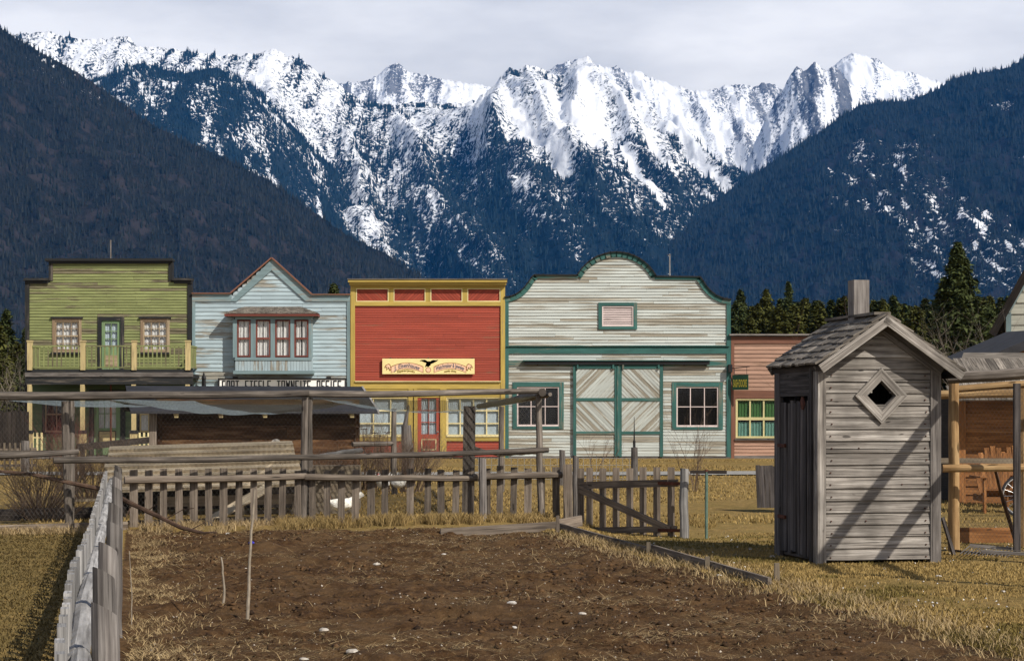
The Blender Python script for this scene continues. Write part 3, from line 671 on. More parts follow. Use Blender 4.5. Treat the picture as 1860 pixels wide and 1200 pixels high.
def door(parent, x0, x1, z0, z1, y, dm, cm, pm, cols, rows, pz, gz0, casing=.14, name='door', knob=True, curt='curtain', pbord=None, psash=None):
    mb = MB(); c = casing
    mb.box(x0-c, x0, y-.06, y+.06, z0, z1+c); mb.box(x1, x1+c, y-.06, y+.06, z0, z1+c); mb.box(x0, x1, y-.06, y+.06, z1, z1+c)
    mb.build('door_frame', M[cm], parent)
    w_ = x1-x0; g0, g1 = x0+w_*.17, x1-w_*.17; zt_ = z1-w_*.16; d = MB(); yy = y-.01
    d.box(x0, g0, yy, yy+.05, z0, z1); d.box(g1, x1, yy, yy+.05, z0, z1); d.box(g0, g1, yy, yy+.05, zt_, z1)
    d.box(g0, g1, yy, yy+.05, z0, gz0)
    for i in range(1, cols):
        x = g0+(g1-g0)*i/cols; d.box(x-.015, x+.015, yy+.01, yy+.04, gz0, zt_)
    for j in range(1, rows):
        z = gz0+(zt_-gz0)*j/rows; d.box(g0, g1, yy+.008, yy+.042, z-.015, z+.015)
    D_ = d.build(name, M[dm], parent)
    q = MB(); q.box(g0, g1, y+.02, y+.025, gz0, zt_); q.build('pane', M['pane'], D_)
    q = MB(); curtain(q, g0, g1, gz0, zt_, y+.07, .02, .1); q.build('curtain', M[curt], D_)
    q = MB(); a, b_ = pz
    if pbord:
        for (xa, xb, za, zb) in ((g0, g1, b_-.03, b_), (g0, g1, a, a+.03), (g0, g0+.03, a+.03, b_-.03), (g1-.03, g1, a+.03, b_-.03)): q.box(xa, xb, yy-.02, yy+.002, za, zb)
        q.build('panel_moulding', M[pbord], D_)
        q = MB(); q.box(g0+.03, g1-.03, yy-.008, yy+.002, a+.03, b_-.03)
    else: q.box(g0-.02, g1+.02, yy-.012, yy+.002, a, b_)
    q.build('panel', M[pm], D_)
    if knob:
        q = MB(); q.pole((x1-.08, yy-.06, z0+.95), (x1-.08, yy, z0+.95), .03, .02, 8, 2, 0); q.build('knob', M['metal'], D_)
    return D_
door(G, WX(185), WX(219), zfl+.12, WZ(582), YB, 'greendoor', 'blacktrim', 'rawframe', 2, 3, (WZ(665), WZ(645)), WZ(629), knob=False, curt='bluecurtain')
door(G, WX(171), WX(219), .12, 2.3, YB, 'greendoor', 'blacktrim', 'tan', 3, 2, (.45, 1.0), WZ(777), casing=.18, knob=False, pbord='blacktrim', curt='curtain')
window(G, WX(82), WX(124), .95, 2.25, YB, .1, 'blacktrim', 'rawframe', 'blacktrim', 2, 2, 1, None, glassm='darkpane')
window(G, WX(254), WX(286), .95, 2.25, YB, .1, 'blacktrim', 'tan', 'blacktrim', 2, 2, 1, [(0, 1, 0, 1, 'curtain', 0)])
# balcony
yb = YB - 1.55; fx = lambda p: WX(p, yb)
mb = MB()
mb.box(fx(47), fx(350), yb, YB-.07, WZ(686, yb), WZ(679, yb)); mb.build('balcony_floor', M['blacktrim'], G)
mb = MB(); mb.box(fx(46), fx(351), yb-.06, yb-.002, WZ(684, yb), WZ(676, yb)); mb.build('fascia', M['grey'], G)
mb = MB(); mb.box(fx(48), fx(349), yb-.02, yb+.1, WZ(675.8, yb), WZ(670.5, yb)); mb.box(fx(47), fx(350), yb-.03, yb+.12, WZ(698, yb), WZ(686.3, yb)); mb.build('balcony_beam', M['blacktrim'], G)
rl = MB()
for (a, b_) in ((59, 148), (154, 241), (247, 337)):
    rl.box(fx(a), fx(b_), yb-.03, yb+.03, WZ(629.5, yb), WZ(627, yb)); rl.box(fx(a), fx(b_), yb-.03, yb+.03, WZ(668, yb), WZ(666, yb))
RL = rl.build('railing', M['green'], G)
pxx = 64
while pxx < 336:
    if not (146 < pxx < 156 or 239 < pxx < 249):
        q = MB(); q.box(fx(pxx)-.02, fx(pxx)+.02, yb-.02, yb+.02, WZ(666, yb), WZ(629.5, yb)); q.build('baluster', M['green'], RL)
    pxx += 7.9
for side in (fx(52), fx(344)):
    q = MB(); q.box(side-.03, side+.03, yb+.05, YB-.03, WZ(629.5, yb), WZ(626.5, yb)); q.box(side-.03, side+.03, yb+.05, YB-.03, WZ(668, yb), WZ(665.5, yb))
    for k in range(9): q.box(side-.02, side+.02, yb+.2+k*.14, yb+.24+k*.14, WZ(665.5, yb), WZ(629.5, yb))
    q.build('side_railing', M['green'], G)
for p in (54.5, 151, 244, 341.5):
    q = MB(); q.box(fx(p)-.085, fx(p)+.085, yb-.07, yb+.08, WZ(672, yb), WZ(621, yb)); q.box(fx(p)-.10, fx(p)+.10, yb-.09, yb+.1, WZ(621, yb), WZ(618, yb)); q.build('balcony_post', M['tan'], G)
for p in (54, 150, 243, 341):
    q = MB(); q.box(fx(p)-.075, fx(p)+.075, yb-.05, yb+.06, WZ(781, yb), WZ(698, yb)); q.box(fx(p)-.12, fx(p)+.12, yb-.09, yb+.1, 0, WZ(787, yb)); pc = q.build('porch_post', M['tan'], G)
    q = MB(); q.box(fx(p)-.14, fx(p)+.14, yb-.11, yb+.12, WZ(787, yb), WZ(781, yb)); q.build('band', M['blacktrim'], pc)
for (a, b_) in ((60, 78), (254, 300)):
    q = MB()
    q.box(fx(a), fx(b_), yb-.02, yb+.03, .75, .8); q.box(fx(a), fx(b_), yb-.02, yb+.03, .2, .25)
    for k in range(int((b_-a)/8)+1): q.box(fx(a+k*8)-.035, fx(a+k*8)+.035, yb-.03, yb-.019, .12, .95)
    q.build('porch_railing', M['cream'], G)
q = MB(); q.box(fx(46), fx(351), yb-.1, YB-.03, .02, .1); q.build('porch_floor', M['grey'], G)
q = MB(); q.pole((fx(197), yb+.4, 0.1), (fx(197), yb+.4, WZ(686, yb)), .035, .035, 8, 1, 0); q.build('support_pipe', M['rust'], G)
a_ = MB(); a_.pole((WX(201, 78), 78, 4.6), (WX(201, 78), 78, WZ(436, 78)), .04, .03, 6, 3, 0)
tag(a_.build('roof_pole', M['grey']), 'thin grey pole rising behind the stepped top of the green building', 'pole')

# ---- pale blue office
B = thing('office_building', 'pale blue weathered building with a pointed gable and a shingled bay window', 'building', (WX(493), YB, 0))
x0, x1 = WX(350.5), WX(636); zs = WZ(535); pk = (WX(494), WZ(471)); la, ra = WX(420), WX(566)
def out_b(z):
    if z < zs: return (x0, x1)
    k = (z-zs)/(pk[1]-zs)
    return (la+(pk[0]-la)*k+.02, ra+(pk[0]-ra)*k-.02)
bz0, bz1, bx0, bx1 = WZ(676), WZ(572), WX(423), WX(566)
mb = siding(MB(), x0, x1, .1, pk[1], YB, .145, [(bx0+.05, bx1-.05, bz0, bz1)], out_b, lap=.028)
mb.build('siding', M['blue'], B)
mb = MB(); mb.box(x0, x1, YB+.14, YB+.2, 0, zs); mb.prism([(la, zs), (ra, zs), pk], YB+.14, YB+.2); mb.build('backing_wall', M['inside'], B)
tr = MB(); z_ = WZ(547.5)
tr.box(x0-.02, WX(421), YB-.07, YB+.2, z_, WZ(534)); tr.box(WX(566), x1, YB-.07, YB+.2, z_, WZ(536))
th_ = .40
tr.prism([(la-.02, WZ(533)-.27), (WX(430), z_), (pk[0], pk[1]-th_), (pk[0], pk[1])], YB-.074, YB-.03)
tr.prism([(ra+.02, WZ(533)-.27), (ra+.02, zs), (pk[0]+.001, pk[1]), (pk[0]+.001, pk[1]-th_), (WX(556), z_)], YB-.074, YB-.03)
tr.box(x0-.02, x0+.09, YB-.06, YB+.2, 0, z_); tr.box(x1-.11, x1, YB-.06, YB+.2, 0, z_)
tr.box(x0+.09, x1-.11, YB-.062, YB+.0, WZ(693.5), WZ(691))
tr.build('trim', M['bluetrim'], B)
cp = MB()
cp.box(x0-.03, la, YB-.16, YB+.3, WZ(534), WZ(532)); cp.box(ra, x1+.02, YB-.16, YB+.3, WZ(536), WZ(534))
for a, b_ in (((la, WZ(532)), (pk[0], pk[1]+.05)), ((ra, WZ(534)), (pk[0], pk[1]+.05))):
    cp.beam((a[0], YB+.07, a[1]), (b_[0], YB+.07, b_[1]), .46, .05)
cp.build('coping', M['brown'], B)
body(B, x0+.06, x1-.06, 4.2, YB+.2, YB+12, 'bluetrim')
by = YB-.44; bf0, bf1 = WX(428, by), WX(565, by)
# bay
bay = MB()
bay.box(bf0, bf1, by-.02, by+.03, WZ(653, by), WZ(649, by)); bay.box(bf0-.06, bf1+.06, by-.03, YB-.03, WZ(576, by), WZ(571, by))
bay.box(bf0, bf1, by, by+.06, WZ(580, by), WZ(576, by))
for a, b_ in ((423, 430.5), (455.5, 464.5), (491.5, 499.5), (527.5, 534.5), (560.5, 568)):
    bay.box(WX(a, by), WX(b_, by), by-.01, by+.06, WZ(649, by), WZ(580, by))
BY = bay.build('bay_window', M['bluetrim'], B)
q = MB(); n = 26
for k in range(n):
    xa = bf0+(bf1-bf0)*k/n; q.box(xa+.004, xa+(bf1-bf0)/n-.004, by-.012-random.uniform(0,.004), by+.03, WZ(673, by), WZ(653, by))
for sxx, wx_ in ((bf0-.005, WX(421)), (bf1+.005, WX(568.5))):
    q.beam((sxx, by+.22, WZ(673, by)), (sxx, by+.22, WZ(649, by)), .04, .44, up=(0,1,0)); q.beam((sxx, by+.22, WZ(649, by)), (sxx, by+.22, WZ(572, by)), .04, .42, up=(0,1,0))
q.build('bay_panelling', M['blue'], BY)
q = MB(); q.box(bf0-.08, bf1+.08, by-.06, YB-.03, WZ(679, by), WZ(673, by)); q.box(bf0-.03, bf1+.03, by-.045, by-.021, WZ(654, by), WZ(650.5, by)); q.build('bay_sill', M['bluetrim'], BY)
for a, b_ in ((431, 455), (465, 491), (500, 527), (535, 560)):
    window(BY, WX(a, by), WX(b_, by), WZ(648.5, by), WZ(580.5, by), by+.03, 0, 'redsash', 'redsash', None, 1, 2, 1, [(0, 1, 0, 1, 'curtain', .014)], bars=.035, proud=.02, name='window')
q = MB(); zr, ze = WZ(557.5), WZ(570, by); yr = YB-.03; r0_, r1_ = WX(446), WX(545); e0, e1 = WX(409, by), WX(579, by); ey = by-.22
fascia = MB(); fascia.box(e0, e1, ey, ey+.03, ze-.09, ze-.01); fascia.box(e0, e0+.03, ey+.03, YB-.03, ze-.09, ze-.01); fascia.box(e1-.03, e1, ey+.03, YB-.03, ze-.09, ze-.01)
fascia.box(e0+.04, e1-.04, ey+.04, YB-.03, ze-.06, ze-.03)
BR = MB()
for k in range(5):
    t0, t1 = k/5, (k+1)/5+.05
    for seg in range(44):
        s0, s1 = seg/44, (seg+1)/44
        def pt(s_, t_): return Vector(((e0+(e1-e0)*s_)*(1-t_)+(r0_+(r1_-r0_)*s_)*t_, ey*(1-t_)+yr*t_, ze*(1-t_)+zr*t_))
        l = random.uniform(0, .02)
        p = [pt(s0+.001, t0), pt(s1-.001, t0), pt(s1-.001, min(1, t1)), pt(s0+.001, min(1, t1))]
        p = [a+Vector((0, -l, .035 if i < 2 else .012)) for i, a in enumerate(p)]
        BR.face(p, [(0, s0*20), (0, s1*20), (.2, s1*20), (.2, s0*20)], random.random())
        BR.face([p[0]-Vector((0,0,.03)), p[1]-Vector((0,0,.03)), p[1], p[0]], None, random.random())
    for (ec, rc, sg) in ((e0, r0_, 1), (e1, r1_, -1)):
        for seg in range(5):
            s0, s1 = seg/5, (seg+1)/5
            def pt2(s_, t_): return Vector((ec*(1-t_)+rc*t_, (ey+(YB-ey)*s_)*(1-t_)+yr*t_, ze*(1-t_)+zr*t_+.02))
            p = [pt2(s0, t0), pt2(s1, t0), pt2(s1, min(1,t1)), pt2(s0, min(1,t1))]
            BR.face(p if sg < 0 else p[::-1], [(0,0),(0,.1),(.2,.1),(.2,0)], random.random())
rf = BR.build('bay_roof', M['shake'], B); fascia.build('roof_fascia', M['redsash'], rf)
# sign with block letters drawn as strokes
GL = {'F': [(0,0,0,1),(0,1,1,1),(0,.5,.75,.5)], 'O': [(0,0,0,1),(1,0,1,1),(0,0,1,0),(0,1,1,1)], 'R': [(0,0,0,1),(0,1,1,1),(1,1,1,.5),(0,.5,1,.5),(.35,.5,1,0)],
 'T': [(.5,0,.5,1),(0,1,1,1)], 'S': [(0,1,1,1),(0,1,0,.55),(0,.55,1,.4),(1,.4,1,0),(0,0,1,0)], 'E': [(0,0,0,1),(0,1,1,1),(0,.5,.75,.5),(0,0,1,0)], 'L': [(0,0,0,1),(0,0,1,0)],
 'W': [(0,1,.25,0),(.25,0,.5,.8),(.5,.8,.75,0),(.75,0,1,1)], 'N': [(0,0,0,1),(0,1,1,0),(1,0,1,1)], 'I': [(.5,0,.5,1)], 'C': [(0,0,0,1),(0,1,1,1),(0,0,1,0)]}
def strokes(mb, text, x0, x1, z0, z1, y, wd, th_=.01, gap=.35, space=.9):
    units = sum((space if c == ' ' else (.45 if c == 'I' else 1.25 if c == 'W' else 1)) + gap for c in text) - gap
    u = (x1-x0)/units; x = x0
    for c in text:
        cw = (space if c == ' ' else (.45 if c == 'I' else 1.25 if c == 'W' else 1))*u
        for (a, b_, c_, d) in GL.get(c, []):
            p, q = Vector((x+a*cw, y, z0+b_*(z1-z0))), Vector((x+c_*cw, y, z0+d*(z1-z0)))
            dd = (q-p).normalized()*wd*.5; mb.beam(p-dd, q+dd, wd, th_, up=(0,1,0))
        x += cw + gap*u
ysn = YB-.14
SG = thing('hanging_sign', 'long white sign with black frame reading FORT STEELE TOWNSITE OFFICE on the blue building', 'sign', (WX(512, ysn), ysn, WZ(716, ysn)))
q = MB(); q.box(WX(399, ysn), WX(627, ysn), ysn, ysn+.04, WZ(714, ysn), WZ(689, ysn)); q.build('board', M['white'], SG)
q = MB(); q.box(WX(396, ysn), WX(629.5, ysn), ysn-.03, ysn+.05, WZ(689, ysn), WZ(686.5, ysn)); q.box(WX(396, ysn), WX(629.5, ysn), ysn-.03, ysn+.05, WZ(716.5, ysn), WZ(714, ysn))
q.box(WX(396, ysn), WX(399, ysn), ysn-.03, ysn+.05, WZ(714, ysn), WZ(689, ysn)); q.box(WX(627, ysn), WX(629.5, ysn), ysn-.03, ysn+.05, WZ(714, ysn), WZ(689, ysn)); q.build('frame', M['black'], SG)
q = MB(); strokes(q, 'FORT STEELE TOWNSITE OFFICE', WX(404.5, ysn), WX(619, ysn), WZ(710.5, ysn), WZ(691.8, ysn), ysn-.012, .040, gap=.75, space=1.3); q.build('lettering', M['black'], SG)
for p in (427, 597):
    q = MB(); q.box(WX(p-4, ysn), WX(p+4, ysn), ysn-.02, YB-.03, WZ(686.4, ysn), WZ(683.5, ysn)); q.build('bracket', M['black'], SG)
LP = thing('wall_lantern', 'small black pointed lantern on the left of the blue building', 'lamp', (WX(373), YB-.35, WZ(705)))
q = MB(); q.pole((WX(373), YB-.35, WZ(712)), (WX(373), YB-.35, WZ(688)), .10, .08, 6, 1, 0); q.build('lantern_body', M['black'], LP)
q = MB(); q.pole((WX(373), YB-.35, WZ(688)), (WX(373), YB-.35, WZ(676)), .11, .008, 6, 1, 0); q.beam((WX(373), YB-.35, WZ(700)), (WX(360), YB-.05, WZ(704)), .03, .03); q.build('finial', M['black'], LP)

# ---- red shop
Rd = thing('watchmaker_shop', 'brick red false-front shop with mustard yellow cornice and trim', 'building', (WX(777), YB, 0))
x0, x1 = WX(637), WX(917.5)
mb = siding(MB(), WX(644), WX(911), WZ(692), WZ(555), YB, .0855, lap=.018, jl=(3, 6)); 
mb = siding(mb, WX(644), WX(753), .05, WZ(800), YB, .085, lap=.018); mb = siding(mb, WX(807), WX(911), .05, WZ(800), YB, .085, lap=.018)
mb.build('siding', M['red'], Rd)
mb = MB(); mb.box(x0+.02, x1-.02, YB+.16, YB+.24, 0, WZ(510)); mb.build('backing_wall', M['inside'], Rd)
q = MB()
q.box(x0, WX(645), YB-.07, YB+.2, 0, WZ(520)); q.box(WX(909.5), x1, YB-.07, YB+.2, 0, WZ(520))
q.box(WX(645), WX(909.5), YB-.068, YB+.1, WZ(555.5), WZ(548)); q.box(WX(645), WX(909.5), YB-.05, YB+.1, WZ(524), WZ(519.5))
for a, b_ in ((645, 647.5), (705, 715.5), (772.5, 782.5), (840, 849)): q.box(WX(a), WX(b_), YB-.052, YB+.1, WZ(548), WZ(524))
q.box(WX(645), WX(909.5), YB-.05, YB+.1, WZ(706), WZ(693.5))
q.box(WX(645), WX(742), YB-.06, YB+.05, WZ(800.5), WZ(793)); q.box(WX(809), WX(909), YB-.06, YB+.05, WZ(800.5), WZ(793))
q.box(WX(742), WX(750), YB-.075, YB+.1, 0, WZ(706.2)); q.box(WX(752), WX(758), YB-.07, YB+.1, 0, WZ(706.2)); q.box(WX(800), WX(811), YB-.07, YB+.1, 0, WZ(706.2))
q.box(WX(645), WX(909.5), YB-.03, YB+.08, WZ(722), WZ(706.3))
q.build('trim', M['yellow'], Rd)
q = MB(); q.box(WX(633.5), WX(921), YB-.34, YB+.3, WZ(513.5), WZ(509)); q.box(WX(635.5), WX(919.5), YB-.24, YB+.28, WZ(518), WZ(513.6)); q.box(WX(637), WX(918), YB-.14, YB+.26, WZ(520.5), WZ(518.1)); q.build('cornice', M['yellow'], Rd)
q = MB(); q.box(WX(632.5), WX(922), YB-.37, YB+.35, WZ(508.9), WZ(507)); q.build('cap', M['grey'], Rd)
for i, (a, b_) in enumerate(((647, 706), (715, 773), (782, 840), (849, 909))):
    q = MB(); diag(q, WX(a+1), WX(b_-1), WZ(547), WZ(524.5), YB-.012, YB+.02, .09, -1 if i in (0, 2) else 1); pn = q.build('panel', M['red'], Rd)
    q = MB()
    for (xa, xb, za, zb) in ((a, b_, 548, 546.4), (a, b_, 525.4, 524), (a, a+1.5, 546.4, 525.4), (b_-1.5, b_, 546.4, 525.4)): q.box(WX(xa), WX(xb), YB-.06, YB-.0125, WZ(za), WZ(zb))
    q.build('moulding', M['cream'], pn)
q = MB(); q.box(WX(645), WX(910), YB-.12, YB-.02, WZ(693.4), WZ(691.6)); q.build('ledge', M['cream'], Rd)
window(Rd, WX(647), WX(741), WZ(792), WZ(722), YB+.02, 0, 'cream', 'cream', None, 3, 3, None, [(0, 1, 0, 1, 'bluecurtain', 0)], bars=.045)
window(Rd, WX(812), WX(908), WZ(792), WZ(722), YB+.02, 0, 'cream', 'cream', None, 4, 3, None, [(0, 1, 0, 1, 'bluecurtain', 0)], bars=.045)
q = MB(); q.box(WX(646), WX(742), YB-.09, YB, WZ(793), WZ(788.5)); q.box(WX(811), WX(909), YB-.09, YB, WZ(793), WZ(788.5)); q.build('window_sill', M['cream'], Rd)
door(Rd, WX(758.5), WX(799.5), .02, 2.3, YB, 'red', 'yellow', 'red', 2, 3, (WZ(817), WZ(797)), WZ(788), casing=.01, pbord='cream', curt='bluecurtain')
body(Rd, x0+.05, x1-.05, 4.6, YB+.24, YB+12, 'brown')
q = MB(); q.box(WX(740), WX(905), YB-.6, YB-.08, .005, .06); q.build('step', M['darkwood'], Rd)
q = MB(); q.box(WX(639), WX(917), YB-.05, YB+.1, .01, .049); q.build('footing', M['darkwood'], Rd)
# its signboard
ys_ = YB-.13
WS = thing('signboard', 'cream signboard with two ribbon banners and a dark eagle on the red shop front', 'sign', (WX(778, ys_), ys_, WZ(680, ys_)))
sx = lambda p: WX(p, ys_); sz = lambda p: WZ(p, ys_)
q = MB(); q.box(sx(694.5), sx(862), ys_, ys_+.05, sz(679), sz(651)); q.build('board', M['signcream'], WS)
def arc_ribbon(mb, xa, xb, zc, rise, hgt, y):
    n = 18
    for i in range(n):
        def pp(t_, o_): u = 2*t_-1; return (xa+(xb-xa)*t_ - u*0*o_, zc + rise*(1-u*u) + o_)
        a, b_ = i/n, (i+1)/n
        p = [pp(a, -hgt/2), pp(b_, -hgt/2), pp(b_, hgt/2), pp(a, hgt/2)]
        mb.face([(x, y, z) for x, z in p], None, .5)
rib, lin = MB(), MB(); px1_ = .02
for (xa, xb, sg) in ((711, 768, -1), (789, 846, 1)):
    arc_ribbon(lin, sx(xa)-.02, sx(xb)+.02, sz(671.2), .14, .235, ys_-.004)
    arc_ribbon(rib, sx(xa), sx(xb), sz(671.2), .14, .195, ys_-.007)
    ox = xa if sg < 0 else xb
    for (poly, tgt, yy) in (([(0,670),(-2,662),(-5,660),(-11,663),(-13,668),(-9,667),(-9.5,673),(-5,668),(-3,674)], lin, .0045), ([(-1.5,669.5),(-3,663),(-5.5,661.4),(-10,664),(-11,666.5),(-8,666),(-8.3,670.5),(-5,666.5),(-2.8,671.5)], rib, .0075)):
        pl = [(sx(ox + (dx if sg < 0 else -dx)), sz(dz)) for dx, dz in poly]
        if sg < 0: pl = pl[::-1]
        ctr = (sum(p[0] for p in pl)/len(pl), sum(p[1] for p in pl)/len(pl))
        for i in range(len(pl)):
            a, b_ = pl[i], pl[(i+1) % len(pl)]; tgt.face([(ctr[0], ys_-yy, ctr[1]), (a[0], ys_-yy, a[1]), (b_[0], ys_-yy, b_[1])], None, .5)
n = 20
for (rad, tgt, yy) in ((5.0, lin, .0045), (4.0, rib, .0075)):
    tgt.face([(sx(778+rad*math.cos(2*math.pi*k/n)), ys_-yy, sz(671.5+rad*math.sin(-2*math.pi*k/n))) for k in range(n)], None, .5)
lin.build('ribbon_outline', M['signline'], WS); rib.build('ribbon', M['ribbon'], WS)
q = MB()
eagle = [[(779,656),(776,659),(770,657),(765,654.5),(762,655),(765,653.6),(771,653),(775,654.5),(778,658)], [(779,658),(783,655),(787,653.4),(791,654),(796.5,653.2),(793,656),(788,658.5),(783,660.5)], [(775,657.5),(784,658),(782,663),(778,666),(775.5,664.5),(772,666.5),(773.5,662)], [(779,655.5),(781.5,656.2),(781,658.5),(778.5,659)]]
for pl in eagle:
    cx_, cz_ = sum(p[0] for p in pl)/len(pl), sum(p[1] for p in pl)/len(pl)
    for i in range(len(pl)):
        a, b_ = pl[i], pl[(i+1) % len(pl)]
        pts = [(sx(cx_), ys_-.011, sz(cz_)), (sx(a[0]), ys_-.011, sz(a[1])), (sx(b_[0]), ys_-.011, sz(b_[1]))]
        q.face(pts, None, .5); q.face(pts[::-1], None, .5)
q.build('eagle', M['signbrown'], WS)
def text_tris(s_, bold=0.):
    c = bpy.data.curves.new('lettering_curve', 'FONT'); c.body = s_; c.size = 1; c.offset = bold; c.resolution_u = 3
    o = bpy.data.objects.new('lettering_curve', c); S.collection.objects.link(o)
    dg = bpy.context.evaluated_depsgraph_get(); me = bpy.data.meshes.new_from_object(o.evaluated_get(dg))
    me.calc_loop_triangles()
    V = [tuple(v.co) for v in me.vertices]; Fc = [tuple(t_.vertices) for t_ in me.loop_triangles]
    S.collection.objects.unlink(o); bpy.data.objects.remove(o); bpy.data.curves.remove(c); bpy.data.meshes.remove(me)
    return V, Fc
def lettering(mb, s_, xa, xb, z0, hgt, y, rise=0., bold=.01, skew=0., f=None):
    V, Fc = text_tris(s_, bold); xs_ = [v[0] for v in V]; l, r = min(xs_), max(xs_); H = max(v[1] for v in V)
    def w_(v):
        t_ = (v[0]-l)/(r-l); u = 2*t_-1
        p = (xa+(xb-xa)*t_, z0 + v[1]/H*hgt + rise*(1-u*u))
        return f(p) if f else (p[0], y, p[1])
    for fc in Fc:
        p = [w_(V[i]) for i in fc]; mb.face(p, None, .5)
q = MB(); lettering(q, 'J. Eisenhauer', sx(716), sx(763), sz(673.2), .16, ys_-.012, .125, .02); lettering(q, 'Watchmaker & Jeweler', sx(791.5), sx(843.5), sz(673.2), .15, ys_-.012, .125, .02); q.build('lettering', M['ink'], WS)
q = MB(); lettering(q, 'Repairing Jewelry', sx(722), sx(754), sz(676.8), .075, ys_-.012, .05, .02); lettering(q, 'neatly done', sx(807), sx(829), sz(676.2), .075, ys_-.012, .03, .02); q.build('small_lettering', M['olive'], WS)
for p in (709, 778, 858):
    q = MB(); q.box(sx(p)-.03, sx(p)+.03, ys_+.0, YB-.02, sz(651), sz(649.3)); q.build('bracket', M['black'], WS)

# ---- grey-white barn with curved top
Bn = thing('livery_barn', 'large weathered white barn with a curved false front and teal trim', 'barn', (WX(1123), YB, 0))
x0, x1 = WX(919.5), WX(1326)
prof = [(917, 541), (926, 539.5), (936, 536), (945, 530.5), (953, 523), (960, 514), (966, 505), (970.5, 500.5)]
left = [(WX(a), WZ(b_)) for a, b_ in prof]
profR = [(1271, 504), (1276, 511), (1282, 520), (1290, 529), (1300, 537), (1312, 542.5), (1327, 545)]
right = [(WX(a), WZ(b_)) for a, b_ in profR]
Rr = 80/50.; dc = (WX(1119.5), WZ(500)-39/50.)
dome = []
for k in range(17):
    an = math.radians(180) - math.acos(70/80.) - (math.pi - 2*math.acos(70/80.))*k/16
    dome.append((dc[0]+Rr*math.cos(an), dc[1]+Rr*math.sin(an)))
top = left + [(WX(1049), WZ(501))] + dome + [(WX(1190), WZ(503))] + right
def out_barn(z):
    def cross(pts):
        for i in range(len(pts)-1):
            (xa, za), (xb, zb) = pts[i], pts[i+1]
            if (za-z)*(zb-z) <= 0 and za != zb: return xa+(xb-xa)*(z-za)/(zb-za)
    if z < WZ(545): return (x0, x1)
    if z < WZ(503):
        a = cross(left) or x0; b_ = cross(right) or x1
        return (max(a, x0), min(b_, x1))
    a = cross(dome[:9]); b_ = cross(dome[8:])
    return (a or 0, b_ or 0)
dr = (WX(1043), WX(1202), .05, WZ(664)); vent = (WX(1090), WX(1154), WZ(596), WZ(552))
wl, wr = (WX(935), WX(1020), WZ(777), WZ(698)), (WX(1225), WX(1308), WZ(779), WZ(698))
mb = siding(MB(), x0, x1, .08, max(z for x, z in dome), YB, .108, [dr, vent, wl, wr], out_barn, lap=.026, jl=(1.5, 5.5)); mb.build('siding', M['barn'], Bn)
bw = MB(); bw.box(x0, x1, YB+.16, YB+.22, 0, WZ(546)); bw.prism([(x0, WZ(546)), (x1, WZ(546))] + top[::-1][1:-1], YB+.16, YB+.22); bw.build('backing_wall', M['inside'], Bn)
tb, cpb = MB(), MB()
for i in range(len(top)-1):
    a, b_ = Vector((top[i][0], 0, top[i][1])), Vector((top[i+1][0], 0, top[i+1][1]))
    if (b_-a).length < 1e-4: continue
    d = (b_-a).normalized(); n_ = Vector((-d.z, 0, d.x)); a2, b2 = a-d*.012, b_+d*.012
    flat = abs(d.z) < .03 and (b_-a).length > .8
    wd_ = .09 if flat else .16
    tb.beam(a2 - n_*wd_/2 + Vector((0, YB-.04, 0)), b2 - n_*wd_/2 + Vector((0, YB-.04, 0)), .07, wd_, up=n_)
    cpb.beam(a2 + n_*.025 + Vector((0, YB+.07, 0)), b2 + n_*.025 + Vector((0, YB+.07, 0)), .40, .045, up=n_)
tb.build('curved_trim', M['teal'], Bn); cpb.build('coping', M['black'], Bn)
q = MB()
q.box(x0-.05, x0+.09, YB-.06, YB+.2, 0, WZ(542)); q.box(x1-.13, x1+.02, YB-.06, YB+.2, 0, WZ(546))
q.box(x0+.09, x1-.13, YB-.062, YB+.02, WZ(642), WZ(629)); q.box(x0+.09, x1-.13, YB-.055, YB+.02, WZ(665), WZ(655))
q.build('trim_bands', M['teal'], Bn)
q = MB(); q.box(x0+.02, x1-.02, YB-.12, YB-.01, WZ(629), WZ(627.6)); q.box(WX(950), WX(1288), YB-.26, YB-.05, WZ(655.5), WZ(654)); q.build('drip_ledge', M['teal'], Bn)
q = MB(); q.box(WX(953), WX(1288), YB-.2, YB-.13, WZ(662), WZ(657)); q.box(WX(952), WX(1289), YB-.22, YB-.06, WZ(657), WZ(655.7)); DT = q.build('door_track', M['black'], Bn)
for p in range(975, 1285, 38): q = MB(); q.box(WX(p), WX(p+2), YB-.125, YB-.06, WZ(664), WZ(656)); q.build('track_bracket', M['rust'], DT)
for li, (a, b_) in enumerate(((1041, 1121.5), (1123.5, 1204))):
    yd = YB-.11; q = MB(); fl = 5.5
    q.box(WX(a), WX(a+fl), yd-.02, yd+.03, .06, WZ(663)); q.box(WX(b_-fl), WX(b_), yd-.02, yd+.03, .06, WZ(663))
    for (za, zb) in ((669.5, 663), (728, 722.5), (788, 783)): q.box(WX(a+fl), WX(b_-fl), yd-.021, yd+.03, WZ(za), WZ(zb))
    L = q.build('barn_door', M['teal'], Bn)
    q = MB(); s0 = 1 if li == 0 else -1
    diag(q, WX(a+fl), WX(b_-fl), WZ(722.5), WZ(669.5), yd+.008, yd+.04, .105, s0); diag(q, WX(a+fl), WX(b_-fl), WZ(783), WZ(728), yd+.008, yd+.04, .105, -s0)
    siding(q, WX(a+fl), WX(b_-fl), .08, WZ(788), yd+.03, .1, lap=.016); q.build('door_boards', M['barn'], L)
    for p in (a+8, b_-8): q = MB(); q.box(WX(p)-.03, WX(p)+.03, yd-.08, yd-.021, WZ(670), WZ(660)); q.build('door_hanger', M['teal'], L)
